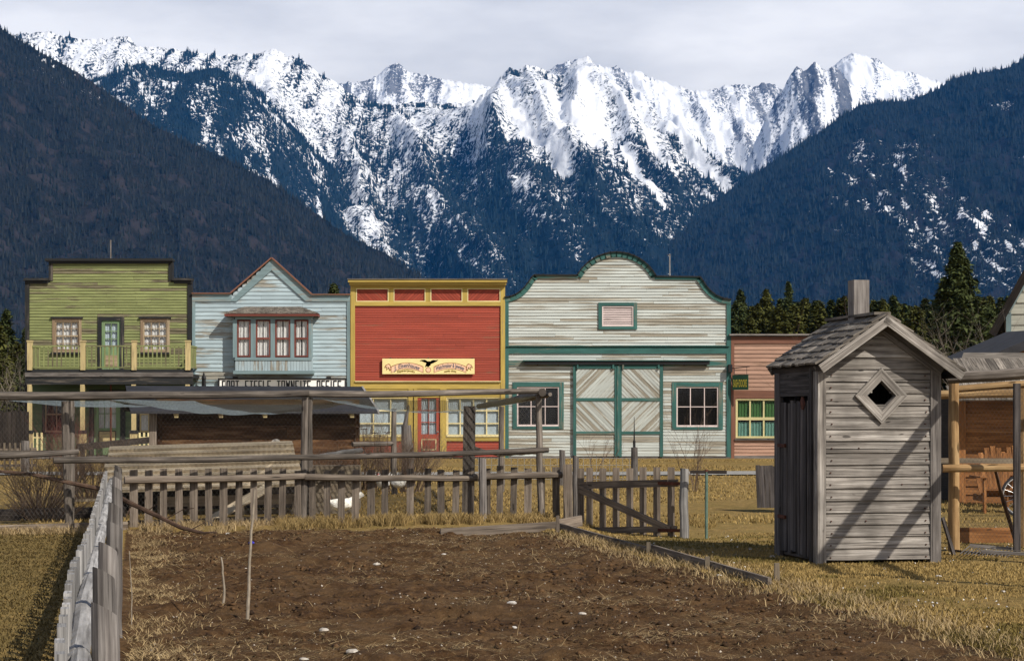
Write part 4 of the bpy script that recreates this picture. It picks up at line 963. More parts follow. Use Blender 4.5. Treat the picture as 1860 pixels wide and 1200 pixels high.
q = MB(); q.box(WX(1120.5), WX(1124.5), YB-.15, YB-.132, .1, WZ(664)); q.build('door_astragal', M['teal'], Bn)
window(Bn, WX(939), WX(1016), WZ(774), WZ(702), YB, .16, 'teal', 'pinkwhite', 'teal', 3, 2, None, None, glassm='darkpane', bars=.03)
window(Bn, WX(1228.5), WX(1305), WZ(775), WZ(702), YB, .16, 'teal', 'pinkwhite', 'teal', 3, 2, None, None, glassm='darkpane', bars=.03)
q = MB(); a, b_, c, d = WX(1087), WX(1157), WZ(598), WZ(549.5); cw_ = .13
q.box(a, a+cw_, YB-.07, YB+.05, c, d); q.box(b_-cw_, b_, YB-.07, YB+.05, c, d); q.box(a+cw_, b_-cw_, YB-.07, YB+.05, d-cw_*.9, d); q.box(a+cw_, b_-cw_, YB-.07, YB+.05, c, c+cw_*.8); V_ = q.build('vent', M['teal'], Bn)
q = MB(); a, b_, c, d = WX(1093.5), WX(1150.5), WZ(593), WZ(556.5)
q.box(a, a+.04, YB-.06, YB+.0, c, d); q.box(b_-.04, b_, YB-.06, YB+.0, c, d); q.box(a+.04, b_-.04, YB-.06, YB+.0, d-.04, d); q.box(a+.04, b_-.04, YB-.06, YB+.0, c, c+.04)
for k in range(10):
    z = c+.055+k*(d-c-.09)/10; q.obox(((a+b_)/2, YB-.02, z+.016), ((1,0,0), (0,.6,.8), (0,-.8,.6)), ((b_-a)/2-.04, .028, .004))
q.build('louvres', M['pinkwhite'], V_)
q = MB(); q.box(WX(1043), WX(1326), YB-.07, YB+.1, -.02, .05); q.box(WX(919), WX(1042), YB-.05, YB+.1, -.02, .07); q.build('footing', M['grey'], Bn)
body(Bn, x0+.06, x1-.06, 5.3, YB+.22, YB+16, 'barn', .2)
TP = thing('roof_pole', 'thin pole with a short crossbar behind the right shoulder of the barn', 'pole', (WX(1216.5, 88), 88, 4)); 
q = MB(); q.pole((WX(1216.5, 88), 88, 3.5), (WX(1216.5, 88), 88, WZ(461, 88)), .035, .03, 6, 2, 0); q.build('pole', M['pale'], TP)
q = MB(); q.box(WX(1212.5, 88), WX(1218, 88), 87.97, 88.03, WZ(464, 88), WZ(462.6, 88)); q.build('crossbar', M['grey'], TP)

# ---- pink shop
Pk = thing('sash_and_door_shop', 'low salmon pink shop with brown trim and a yellow-framed window', 'building', (WX(1400), YB, 0))
x0, x1 = WX(1327.5), WX(1478)
mb = siding(MB(), x0, x1, WZ(709), WZ(612), YB, .15, lap=.03); mb = siding(mb, x0, x1, .1, WZ(797), YB, .13, lap=.03)
mb = siding(mb, WX(1437), x1, WZ(797), WZ(709), YB, .14, lap=.03); mb.build('siding', M['pink'], Pk)
q = MB(); q.box(x0+.02, x1-.02, YB+.16, YB+.22, 0, WZ(610)); q.build('backing_wall', M['inside'], Pk)
q = MB(); q.box(x0+.001, WX(1333.5), YB-.06, YB+.1, 0, WZ(622)); q.box(x0+.001, x1, YB-.063, YB+.1, WZ(624), WZ(611)); q.box(WX(1333.5), x1, YB-.058, YB+.1, WZ(723), WZ(709))
q.box(WX(1333.5), WX(1337.5), YB-.05, YB+.1, WZ(797), WZ(723)); q.build('trim', M['brown'], Pk)
q = MB(); q.box(WX(1324), WX(1481), YB-.2, YB+.3, WZ(609.5), WZ(606.5)); q.build('coping', M['grey'], Pk)
q = MB(); q.box(x0+.13, x1, YB-.1, YB+.05, WZ(799), WZ(796.5)); q.box(x0, x1, YB-.05, YB+.1, 0, .1); q.build('ledge', M['grey'], Pk)
window(Pk, WX(1337.5), WX(1437), WZ(795), WZ(725), YB, 0, 'lemon', 'lemon', None, 4, 2, 1, [(0, 1, .52, 1, 'greenshadecloth', 0), (0, 1, .0, .42, 'tealcurtain', 0)], bars=.055)
body(Pk, x0+.3, x1-.05, 3.6, YB+.22, YB+12, 'pink')
HS = thing('bracket_sign', 'small dark green bracket sign with yellow letters hanging between barn and pink shop', 'sign', (WX(1328), YB-.1, WZ(708)))
q = MB(); q.box(WX(1322), WX(1328.5), YB-.3, YB-.06, WZ(676), WZ(662)); q.build('mount', M['black'], HS)
ca, sa = math.cos(R(35)), -math.sin(R(35)); hx0 = WX(1328.5)
def hp(u, z, o=0.): return (hx0+.02+u*ca+o*sa, YB-.18+u*sa-o*ca, z)
q = MB(); q.beam(hp(0, WZ(669)), hp(.70, WZ(666)), .03, .03); q.beam(hp(.58, WZ(667)), hp(.58, WZ(682)), .015, .015); q.beam(hp(.08, WZ(669)), hp(.08, WZ(682)), .015, .015); q.build('arm', M['black'], HS)
q = MB(); q.obox(hp(.32, (WZ(681)+WZ(708))/2), ((ca, sa, 0), (0,0,1), (sa,-ca,0)), (.32, (WZ(681)-WZ(708))/2, .02)); q.build('board', M['signgreen'], HS)
q = MB(); lettering(q, 'SASH·DOORS', .04, .60, WZ(702.5), .27, 0, bold=.02, f=lambda p: hp(p[0], p[1], .024)); q.build('lettering', M['signgold'], HS)
# ------------------------------------------------------------------ outhouse
OA = R(11); oc = Vector((WX(1484, 20.7), 20.7, 0)); OM = Matrix.Translation(oc) @ Matrix.Rotation(OA, 4, 'Z')
OW, OD, OH = 1.40, 1.32, 2.10                       # width, depth, wall height
OT = thing('outhouse', 'weathered grey wooden outhouse with a diamond window and a shake roof', 'outhouse', tuple(oc))
def OMB(): return MB(OM)
rg_, rz = OW/2, 2.585
def gab(z): return (.09 if z < OH else (z-OH)/(rz-OH)*(rg_-.0), OW-.11 if z < OH else OW-(z-OH)/(rz-OH)*rg_)
dcx, dcz, dh = .715, 1.80, .19
def dia(z):
    k = dh - abs(z-dcz); return (dcx-k, dcx+k) if k > .03 else None
q = siding(OMB(), .09, OW-.11, .03, 2.60, 0, .131, [dia], gab, lap=.022, jl=(5, 6), mf=.006)
q.build('front_boards', M['privy'], OT)
q = OMB()
for k in range(19):
    z = .03+k*.1305+.03; a, b_ = gab(z+.02)
    if b_-a > .2:
        for x in (a+.05+random.uniform(0,.02), b_-.05-random.uniform(0,.02)) + ((OW/2+.3*random.uniform(-1,1),) if k % 3 == 0 and not 1.5 < z < 2.1 else ()): q.box(x-.006, x+.006, -.034, -.02, z-.006, z+.006)
q.build('nail_heads', M['rust'], OT)
q = OMB(); t_ = .02
q.box(.10, OW-.10, .012, .03, .05, dcz-.24); q.box(.10, OW-.10, .012, .03, dcz+.24, OH+.05); q.box(.10, dcx-.24, .012, .03, dcz-.24, dcz+.24); q.box(dcx+.24, OW-.10, .012, .03, dcz-.24, dcz+.24); q.build('inner_boarding', M['darkwood'], OT)
q = OMB(); q.box(-.005, .09, -.035, .10, -.04, OH+.03, 2); q.build('corner_board', M['privy'], OT)
q = OMB(); q.box(OW-.115, OW+.005, -.035, .09, -.01, OH+.03, 2); q.build('corner_board', M['grey'], OT)
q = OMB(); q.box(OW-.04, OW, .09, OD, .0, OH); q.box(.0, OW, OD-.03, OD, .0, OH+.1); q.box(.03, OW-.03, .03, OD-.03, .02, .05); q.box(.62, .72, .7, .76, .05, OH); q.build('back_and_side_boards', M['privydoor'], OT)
# door side (local x = 0)
q = OMB(); n = 9; y0, y1 = .17, 1.14
for k in range(n):
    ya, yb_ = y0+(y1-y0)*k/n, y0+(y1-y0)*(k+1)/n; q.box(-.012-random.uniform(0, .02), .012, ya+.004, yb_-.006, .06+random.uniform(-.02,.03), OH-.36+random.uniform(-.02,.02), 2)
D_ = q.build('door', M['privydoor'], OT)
q = OMB(); yc, zc = .36, 1.72
q.prism([(0,0)], 0, 0) if False else None
for (a, b_, c, d) in ((-.07,.07,-.03,.03), (-.03,.03,-.07,.07), (-.05,.05,-.05,.05)): q.box(-.045-.001*(a*100), -.03, yc+a, yc+b_, zc+c, zc+d)
q.build('rusty_plate', M['rust'], D_)
for zc in (.45, 1.25):
    q = OMB(); q.box(-.05, -.028, .92, 1.16, zc-.02, zc+.02); q.build('hinge', M['rust'], D_)
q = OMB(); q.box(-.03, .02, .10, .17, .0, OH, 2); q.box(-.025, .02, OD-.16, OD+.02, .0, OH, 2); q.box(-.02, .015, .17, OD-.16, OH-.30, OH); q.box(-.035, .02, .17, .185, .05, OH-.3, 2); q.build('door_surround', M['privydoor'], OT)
# roof
ov, el, er, ob = .24, .06, .17, .10; sl = (rz-OH)/rg_
def roof_side(sg):
    q = OMB(); th_ = .022; rid = Vector((rg_, 0, rz+.075)); ext = rg_ + (el if sg < 0 else er)
    L = ext*math.sqrt(1+sl*sl); dirv = Vector((sg, 0, -sl)).normalized(); nrm = Vector((sg*sl, 0, 1)).normalized()
    rows = 7
    for k in range(rows):
        y = -ov
        while y < OD+ob-.01:
            wd_ = min(random.uniform(.07, .16), OD+ob-y); a, b_ = L*k/rows, L*(k+1)/rows + random.uniform(.0, .035)
            c = rid + dirv*((a+b_)/2) + nrm*(.014) + Vector((0, y+wd_/2, 0)); up = nrm + dirv*-.10
            tl = (dirv + nrm*.11).normalized()
            q.obox(c + nrm*random.uniform(0,.006), (tl, (0,1,0), tl.cross(Vector((0,1,0)))), ((b_-a)/2+.02, wd_/2-.003, .012))
            y += wd_
    q.build('roof_shakes', M['shake'], OT)
    q = OMB(); c = rid + dirv*L/2 - nrm*.02
    q.obox(c + Vector((0, (OD+ob-ov)/2, 0)), (dirv, (0,1,0), nrm), (L/2-.01, (OD+ob+ov)/2-.01, .012)); q.build('roof_deck', M['darkwood'], OT)
    q = OMB(); e = rid + dirv*(L-.02) - nrm*.055; q.beam(e+Vector((0,-ov,0)), e+Vector((0,OD+ob,0)), .03, .07); q.build('eave_board', M['darkwood'], OT)
    for yy in (-ov-.012, OD+ob+.012):
        q = OMB(); a = rid + dirv*-.0 - nrm*.05 + Vector((0, yy, 0)); b_ = rid + dirv*(L+.02) - nrm*.05 + Vector((0, yy, 0)); q.beam(a, b_, .022, .095, up=nrm); q.build('rake_board', M['privy'], OT)
    q = OMB(); a = Vector((rg_, -.03, rz-.03)); b_ = a + dirv*(rg_*math.sqrt(1+sl*sl)+.02); q.beam(a, b_, .02, .12, up=nrm); q.build('frieze_board', M['grey'], OT)
roof_side(-1); roof_side(1)
q = OMB(); q.box(rg_-.09, rg_+.10, -.1, OD+ob, rz+.085, rz+.115, 1); q.build('ridge_cap', M['shake'], OT)
q = OMB(); q.box(rg_-.09, rg_+.09, .50, .68, rz-.05, rz+.50, 2); q.build('vent_stack', M['grey'], OT)
q = OMB(); s_, o_ = .165, .30
pc = [(dcx, dcz-o_), (dcx+o_, dcz), (dcx, dcz+o_), (dcx-o_, dcz)]; pi_ = [(dcx, dcz-s_), (dcx+s_, dcz), (dcx, dcz+s_), (dcx-s_, dcz)]
for i in range(4):
    j = (i+1) % 4; pl = [pc[i], pc[j], pi_[j], pi_[i]]; r = random.random(); L = o_*1.414
    uv = [(0,0), (L,0), (L-.1,.1), (.1,.1)]; f_ = lambda p, y: (p[0], y, p[1]); ou = random.random()*30; uv = [(u+ou, v+ou) for u, v in uv]
    q.face([f_(p, -.055) for p in pl], uv, r); q.face([f_(pl[1],-.055), f_(pl[0],-.055), f_(pl[0],.0), f_(pl[1],.0)], uv, r); q.face([f_(pl[3],-.055), f_(pl[2],-.055), f_(pl[2],.05), f_(pl[3],.05)], uv, r)
q.build('diamond_frame', M['privy'], OT)

# ------------------------------------------------------------------ pole run (chicken run) in the middle
def ffy(px): return 27.2 + (px-225)/(1045-225)*2.6          # depth of the fence line as it recedes to the right
def rp(px, py, dy=0.): return P(px, py, ffy(px)+dy)
def post_between(px_t, py_t, px_b, Y, r0, r1, **k):
    b_ = P(px_b, 0, Y); b_.z = gz(b_.x, Y)-.05; return P(px_t, py_t, Y), b_
RN = thing('pole_run', 'long grey pole-framed poultry run roofed with blue-grey netting', 'enclosure', (P(560,0,28.3).x, 28.3, 0))
def rpole(a, b_, r0, r1, name='rail', mat='pole', bend=.02, n=9): q = MB(); q.pole(a, b_, r0, r1, n, None, .007, bend); return q.build(name, M[mat], RN)
rpole(P(-60, 719, 26.3), rp(560, 714, -.12), .066, .05, 'top_rail'); rpole(rp(545, 715), rp(987, 709, -.12), .052, .042, 'top_rail')
rpole(P(985, 713, 29.4), P(868, 738, 37.5), .062, .05, 'side_rail'); rpole(P(1000, 716.5, 29.3), P(905, 734, 40.2), .03, .03, 'side_rail')
rpole(P(-60, 829, 26.2), P(143, 819, 26.9), .048, .035, 'lower_rail'); rpole(P(97, 836, 26.6), P(997, 818, 29.3), .045, .04, 'lower_rail', bend=.03)
def rpost(pt, pyt, pb, Y, r, mat='pole', name='post', n=9): 
    a, b_ = post_between(pt, pyt, pb, Y, r, r); q = MB(); q.pole(b_, a, r*1.05, r*.92, n, 6, .006, .01); return q.build(name, M[mat], RN)
rpost(118, 728, 126, 27.2, .055); rpost(130, 728, 127.5, 27.35, .05)
rpost(554, 722, 550, 28.2, .05); rpost(561, 722, 560, 28.32, .056)
rpost(978, 716, 984, 29.55, .052); rpost(911, 738, 911, 40, .058); rpost(716, 742, 716, 39, .058)
q = MB(); a, b_ = P(853, 737, 30.6), P(850, 0, 30.6); q.beam((b_.x, 30.6, -.05), (a.x, 30.6, a.z), .19, .17, up=(0,1,0)); q.build('square_post', M['pole'], RN)
rpole(P(860, 812, 31.2), P(905, 826, 39), .035, .03, 'brace'); rpole(P(655, 818, 33), P(560, 832, 28.6), .045, .03, 'brace', 'pale'); rpole(P(905, 826, 39.6), P(990, 818, 30), .03, .03, 'brace')
rpole(P(640, 806, 38.5), P(712, 805, 39), .05, .05, 'back_rail')
def sheet(name, mat, fn, nu, nv, parent, us=1., vs=1.):
    q = MB()
    for i in range(nu):
        for j in range(nv):
            a, b_, c, d = i/nu, (i+1)/nu, j/nv, (j+1)/nv
            q.face([fn(a,c), fn(b_,c), fn(b_,d), fn(a,d)], [(a*us,c*vs), (b_*us,c*vs), (b_*us,d*vs), (a*us,d*vs)], .5, True)
    return q.build(name, M[mat], parent)
def netf(px0, px1, sagp, d1, sk=0.):
    def f(u, v):
        px = px0+(px1-px0)*u; Yf = ffy(max(px, 0)) if px > 0 else 26.5; s_ = math.sin(math.pi*min(1, max(0, u)))**.8
        Yy = Yf + v*d1; z = EYE + (HY-719)/F*Yf - sagp*s_*(.25+.75*math.sin(min(1, v*2.4)*math.pi/2)) + .012*math.sin(u*40+v*9)*s_
        return Vector(((px-CX)/F*Yf + sk*v, Yy, z - .10*v*(1-v)))
    return f
sheet('netting', 'net', netf(-60, 122, .10, 9.5), 20, 16, RN, 1.5, 9)
sheet('netting', 'net', netf(150, 552, .24, 9.5), 40, 16, RN, 3.3, 9)
sheet('netting', 'net', netf(566, 985, .22, 9., -.3), 40, 16, RN, 3.4, 9)
sheet('wire_mesh', 'wire', lambda u, v: P(-60+1045*u, 0, ffy(max(0, -60+1045*u))-.06).xy.to_3d() + Vector((0,0,.02+1.84*v)), 30, 4, RN, 8.6, 1.84)
q = MB(); q.beam(P(-60, 966, 26.0), P(232, 957, 26.6), .05, .16); q.build('bottom_board', M['picket'], RN)
q = MB(); q.beam(P(232, 953, 27.35), P(545, 944, 28.35), .04, .13); q.build('bottom_board', M['picket'], RN)

# ------------------------------------------------------------------ picket fence across
FN = thing('picket_fence', 'weathered grey picket fence with a round rail across the end of the dug bed', 'fence', (P(640,0,28.5).x, 28.5, 0))
for (a, pa, b_, pb, r) in ((226, 871, 556, 865, .055), (553, 866, 873, 869, .05), (858, 866, 1020, 862, .055)):
    q = MB(); q.pole(rp(a, pa, -.14), rp(b_, pb, -.14), r, r*.85, 9, None, .006, .015); q.build('rail', M['picket'], FN)
for p in (243,270,297,325,352,379,406,434,461,487,513,541,567,594,620,646,674,699,745,777,801,828,855,885,908,933,959,984,1010):
    Yp = ffy(p)-.05; lean = random.uniform(-2, 2); tp = 852+random.uniform(-3, 3) - (4 if p > 860 else 0); a, b_ = P(p+lean*.5, tp, Yp), P(p-lean*.5, 0, Yp); b_.z = gz(b_.x, Yp)-.02 + (.02 if p > 900 else 0)
    q = MB(); q.beam(b_, a, random.uniform(.095, .115), .022, up=(0,1,0)); q.build('picket', M['picket'], FN)
for (p, t_, Y_, r) in ((876, 832, 28.9, .062), (1046, 828, 29.2, .052)):
    a, b_ = post_between(p, t_, p+1, Y_, r, r); q = MB(); q.pole(b_, a, r, r*.92, 10, 5, .005, .01, cut=.015); q.build('post', M['grey'], FN)
q = MB(); q.beam((P(1032,0,29.5).x, 29.5, -.05), P(1031, 843, 29.5), .14, .12, up=(0,1,0)); q.build('post', M['picket'], FN)

# gate
Yg = lambda p: 28.75 - (p-1050)/180*1.7
GT = thing('garden_gate', 'sagging grey picket gate with one diagonal brace', 'gate', (P(1140,0,27.9).x, 27.9, -.12))
for p, tp, bt in ((1055, 850, 955), (1071, 849, 957), (1095, 850, 961), (1119, 849, 978), (1144, 850, 981), (1168, 848, 981), (1193, 848, 979), (1219, 848, 976)):
    q = MB(); q.beam(P(p, bt, Yg(p)), P(p, tp, Yg(p)), .10, .022, up=(0,1,0)); q.build('picket', M['picket'], GT)
def gb(p0, y0, p1, y1, w_, dy, nm, mt='picket'): q = MB(); q.beam(P(p0, y0, Yg(p0)-dy), P(p1, y1, Yg(p1)-dy), .03, w_, up=(0,0,1)); return q.build(nm, M[mt], GT)
gb(1050, 881, 1231, 876.5, .105, .03, 'gate_rail'); gb(1057, 963, 1229, 960, .09, .03, 'gate_rail'); gb(1053, 888, 1218, 962, .10, .062, 'diagonal_brace')
for yy in (877, 962): gb(1196, yy, 1238, yy+1, .045, .08, 'hinge', 'rust')
def lone_post(name, label, px, pt, Y, r, mat, cat='post', zb=None, n=10, cut=.01):
    a = P(px, pt, Y); z = gz(a.x, Y)-.03; q = MB(); q.pole((a.x, Y, z), a, r, r*.93, n, 6, .005, .008, cut=cut); o = q.build(name, M[mat]); return tag(o, label, cat)
lone_post('gate_post', 'pale round wooden post on the hinge side of the garden gate', 1243, 851, 26.9, .066, 'pale')
PT = thing('hitching_pipe', 'thin greenish pipe standing upright with a flat rusty crossbar on top', 'pipe', (P(1283,0,26.7).x, 26.7, -.1))
a = P(1283, 856, 26.7); q = MB(); q.pole((a.x, 26.7, -.16), a, .021, .021, 8, 3, .002); q.build('upright', M['greenpipe'], PT)
q = MB(); q.beam(P(1254, 856.5, 26.7), P(1320, 857, 26.7), .035, .045); q.build('crossbar', M['darkwood'], PT)
q = MB(); q.pole(P(1283, 856, 26.7), P(1283, 852, 26.7), .03, .02, 8, 2, 0); q.build('cap', M['rust'], PT)

# ------------------------------------------------------------------ left picket fence running away from us
LF = thing('picket_fence', 'silvery picket fence running away along the left side of the dug bed', 'fence', (fence_x(14), 14, 0))
tops = [(848,215),(858,214),(869,212),(888,212),(918,208),(953,207),(993,196),(1040,189),(1107,190)]
pts = []
for py, px in tops:
    Y_ = 2800./(py-752); x = (px-CX)/F*Y_; pts.append((x, Y_, .8))
pts.append((pts[-1][0]+.37, 6.2, .78)); pts.append((pts[-1][0]+.39, 4.4, .78))
for (x, y, z) in pts:
    q = MB(); q.pole((x, y, -.05), (x, y, z), .06, .056, 12, 5, .003, .008, cut=.035); q.build('post', M['grey'], LF)
for i in range(0, len(pts)-1, 2):
    a, b_ = pts[i], pts[min(i+2, len(pts)-1)]
    q = MB(); q.pole((a[0]-.10, a[1], .60), (b_[0]-.10, b_[1]-.12, .585), .045, .05, 10, None, .003, .015); q.build('rail', M['pale'], LF)
def fx_at(y):
    ps = sorted(pts, key=lambda p: p[1]); return float(np.interp(y, [p[1] for p in ps], [p[0] for p in ps]))
y = 27.4; k = 0
while y > 4.6 and k < 99:
    x = fx_at(y)-.165 + random.uniform(-.006, .006); z = .80 + random.uniform(-.018, .015); d = fx_at(y-.5)-fx_at(y+.5)
    dv = Vector((d, -1, 0)).normalized(); q = MB(); w_ = random.uniform(.08, .10)
    q.obox((x, y, z/2-.01), ((0,0,1), dv, dv.cross(Vector((0,0,1)))), (z/2+.01, w_/2, .017)); q.build('picket', M['pale'], LF); y -= .232; k += 1

# branch leaning against the fences
BRn = thing('fallen_branch', 'long reddish-brown bare branch lying aslant across the left fence corner', 'branch', (P(215,0,27).x, 26.6, 0))
pp = [(-10,855,27.0),(58,861,26.9),(130,877,26.9),(200,891,26.8),(232,911,26.6),(290,938,26.4),(330,958,26.2),(370,968,26.1),(393,967,26.0)]
q = MB()
for i in range(len(pp)-1): q.pole(P(*pp[i]), P(*pp[i+1]), .022+.012*math.sin(i/7*3.1), .022+.012*math.sin((i+1)/7*3.1), 7, 3, .002, caps=(i in (0, len(pp)-2)))
q.build('stem', M['bark'], BRn)
q = MB()
for (a, b_) in (((300,943,26.4),(330,926,26.3)), ((330,926,26.3),(352,922,26.2)), ((268,928,26.5),(285,915,26.4)), ((385,966,26),(395,978,25.9)), ((240,914,26.6),(228,940,26.5)), ((345,962,26.2),(372,948,26.1))): q.pole(P(*a), P(*b_), .009, .005, 5, 2, .004)
q.build('twig', M['bark'], BRn)

# ------------------------------------------------------------------ bed edging, stakes, canes
EB = thing('bed_edging', 'low mossy board edging the far right corner and right side of the dug bed', 'edging', (P(1020,0,27).x, 26.5, 0))
q = MB(); q.beam(P(800, 968, 26.4), P(1010, 955, 26.9), .04, .13); q.build('end_board', M['picket'], EB)
q = MB(); q.beam(P(1012, 953, 27.0), P(1056, 945, 27.3), .04, .15); q.build('end_board', M['picket'], EB)
q = MB(); a, b_ = P(1016, 957, 26.9), P(1178, 1003, 22.4); q.beam(a, b_, .035, .12); q.build('side_board', M['picket'], EB)
q = MB(); a, b_ = P(1178, 1003, 22.3), P(1398, 1064, 18.0); a.z, b_.z = .06, .03; q.beam(a, b_, .035, .09); q.build('side_board', M['picket'], EB)
for i, (px, pt, pb, lab) in enumerate(((1013, 936, 966, 'short squared stake nailed at the far corner of the bed edging'), (1178, 984, 1006, 'short pale stake halfway along the sloping bed edging'), (1285, 1010, 1035, 'small pale stake with a frayed top in the grass edge'), (1411, 1022, 1056, 'tallest pale stake at the near end of the bed edging'))):
    Y_ = EYE*F/(pb-HY); a = P(px, pt, Y_); q = MB(); q.beam((a.x, Y_, -.03), a, .055, .045, up=(0,1,0), taper=.85); tag(q.build('stake', M['coopwall'] if i else M['picket']), lab, 'stake', 'stakes along the bed edging')
for (pa, pb, r, lab, nm) in (((463, 888), (449, 1118), .014, 'tall thin grey cane stuck upright in the dug bed', 'garden_cane'), ((403, 1011), (405, 1092), .012, 'short broken cane in the dug bed left of the tall cane', 'garden_cane'), ((236, 1000), (238, 1128), .005, 'thin dry straw-coloured stalk beside the left fence', 'dry_stalk')):
    Y_ = EYE*F/(pb[1]-HY); q = MB(); q.pole(P(*pb, Y_)-Vector((0,0,.03)), P(*pa, Y_), r, r*.6, 7, 9, .0035, .012); tag(q.build(nm, M['bamboo']), lab, 'stick')

# ------------------------------------------------------------------ black-roofed shed
SA = R(14); s0 = Vector((WX(285, 38.6), 38.6, 0)); SM = Matrix.Translation(s0) @ Matrix.Rotation(SA, 4, 'Z')
SH = thing('plank_shed', 'dark brown plank shed under a low black tar-paper roof', 'shed', tuple(s0))
SW, SD = 4.10, 1.9
q = MB(SM)
for k in range(7):
    z = .02+k*.27
    for (a, b_) in ((0, 2.3+.3*math.sin(k*2)), (2.3+.3*math.sin(k*2), SW)): q.box(a, b_-.006, -.02-random.uniform(0,.012), .03, z, z+.262)
    q.box(SW-.03, SW, .03, SD, z, z+.262); q.box(0, .03, .03, SD, z, z+.262); q.box(.03, SW-.03, SD-.03, SD, z, z+.262)
q.build('plank_wall', M['log'], SH)
for x_ in (0, SW-.10): q = MB(SM); q.box(x_, x_+.10, -.05, -.033, 0, 1.75); q.build('corner_board', M['log'], SH)
q = MB(SM); e0, e1 = -.55, SW+.30; ze, zr_ = 1.66, 2.19
q.face([(e0,-.55,ze), (e1,-.55,ze), (e1,1.45,zr_), (e0,1.45,zr_)], [(0,0),(4,0),(4,2),(0,2)], .5); q.face([(e0,-.55,ze-.05), (e1,-.55,ze-.05), (e1,1.45,zr_-.05), (e0,1.45,zr_-.05)][::-1], None, .5)
q.face([(e0,-.55,ze-.05), (e1,-.55,ze-.05), (e1,-.55,ze), (e0,-.55,ze)], None, .5); q.face([(e1,-.55,ze-.05), (e1,1.45,zr_-.05), (e1,1.45,zr_), (e1,-.55,ze)], None, .5)
q.face([(e0,1.45,zr_), (e1,1.45,zr_), (e1,2.6,ze), (e0,2.6,ze)], None, .5); q.build('roof', M['tar'], SH)
q = MB(SM); q.beam((e1, -.55, ze-.03), (e1, 1.45, zr_-.03), .04, .08); q.build('verge_strip', M['pale'], SH)
for k in range(5): q = MB(SM); x = .35+k*.88; q.beam((x, -.5, ze-.09), (x, .3, ze+.12), .08, .08); q.build('rafter_end', M['tan'], SH)
q = MB(SM); q.box(-.16, -.02, -.2, -.1, 0, 1.7, 2); q.build('post', M['picket'], SH)

# ------------------------------------------------------------------ low coop with lapped boards
KO = thing('low_coop', 'low coop with a sloping roof of long pale lapped boards', 'coop', (P(370,0,31).x, 31, 0))
def kp(u, v):          # u along 0..1 (left to right), v up the slope 0..1
    a = P(190, 897, 30.2); b_ = P(553, 884, 30.5); c = P(200, 813, 31.7); d = P(536, 803, 32.0)
    return (a*(1-u)+b_*u)*(1-v) + (c*(1-u)+d*u)*v
nb = 8
for k in range(nb):
    v0, v1 = k/nb, (k+1)/nb+.03; u0, u1 = random.uniform(-.02, .02), 1+random.uniform(-.02, .02)
    if k >= 6: u1 = .985
    c = [kp(u0, v0)+Vector((0,-.03,.06)), kp(u1, v0)+Vector((0,-.03,.06)), kp(u1, v1)+Vector((0,0,.006)), kp(u0, v1)+Vector((0,0,.006))]
    q = MB(); o_ = random.random()*40; L = (c[1]-c[0]).length; r = random.random(); dn = Vector((0, .025, -.045))
    q.face(c, [(o_,o_),(o_+L,o_),(o_+L,o_+.17),(o_,o_+.17)], r); q.face([c[0]+dn, c[1]+dn, c[1], c[0]], [(o_,o_),(o_+L,o_),(o_+L,o_+.03),(o_,o_+.03)], r); q.face([c[1]+dn, c[2]+dn, c[2], c[1]], None, r); q.face([c[3]+dn, c[0]+dn, c[0], c[3]], None, r); q.face([c[3]+dn, c[2]+dn, c[1]+dn, c[0]+dn], None, r)
    q.build('roof_board', M['coop'], KO)
q = MB(); q.beam(P(300, 911, 30.6), P(548, 905, 30.8), .03, .16); q.build('front_board', M['coopwall'], KO)
q = MB(); q.beam(P(380, 936, 30.9), P(650, 928, 31.1), .03, .13); q.build('front_board', M['coopwall'], KO)
for p in (206, 290, 345, 440, 535): q = MB(); a = P(p, 900, 30.7); q.beam((a.x, 30.7, 0), a, .06, .06, up=(0,1,0)); q.build('leg', M['coopwall'], KO)
q = MB(); a, b_ = P(200, 0, 31.9), P(560, 0, 32.2); q.beam((a.x, 31.9, .4), (b_.x, 32.2, .45), .03, .8, up=(0,0,1)); q.build('back_wall', M['darkwood'], KO)
NB = thing('nest_box', 'greyer boarded nest box standing right of the long lapped roof', 'box', (P(605,0,32).x, 32, 0))
for k in range(5): q = MB(); z = .07+k*.15; a, b_ = P(560, 0, 32.0), P(652, 0, 32.1); q.beam((a.x, 32.0+k*.02, z), (b_.x, 32.1+k*.02, z), .025, .143); q.build('board', M['coopwall'], NB)
q = MB(); a, b_ = P(558, 0, 32.4), P(654, 0, 32.5); q.box(a.x, b_.x, 32.16, 32.7, .0, .74); q.build('box_body', M['coopwall'], NB)
q = MB(); q.beam(P(352, 962, 29.4), P(487, 884, 30.1), .20, .025, up=(0,-.5,1)); tag(q.build('ramp_plank', M['coop']), 'pale plank leaning up to the low coop as a ramp', 'plank')
q = MB(); c = P(501, 806, 32.1); q.pole(c-Vector((0,.015,0)), c+Vector((0,.015,0)), .085, .085, 18, 1, 0); tag(q.build('round_disc', M['dish']), 'pale round disc standing on top of the lapped coop roof', 'disc')

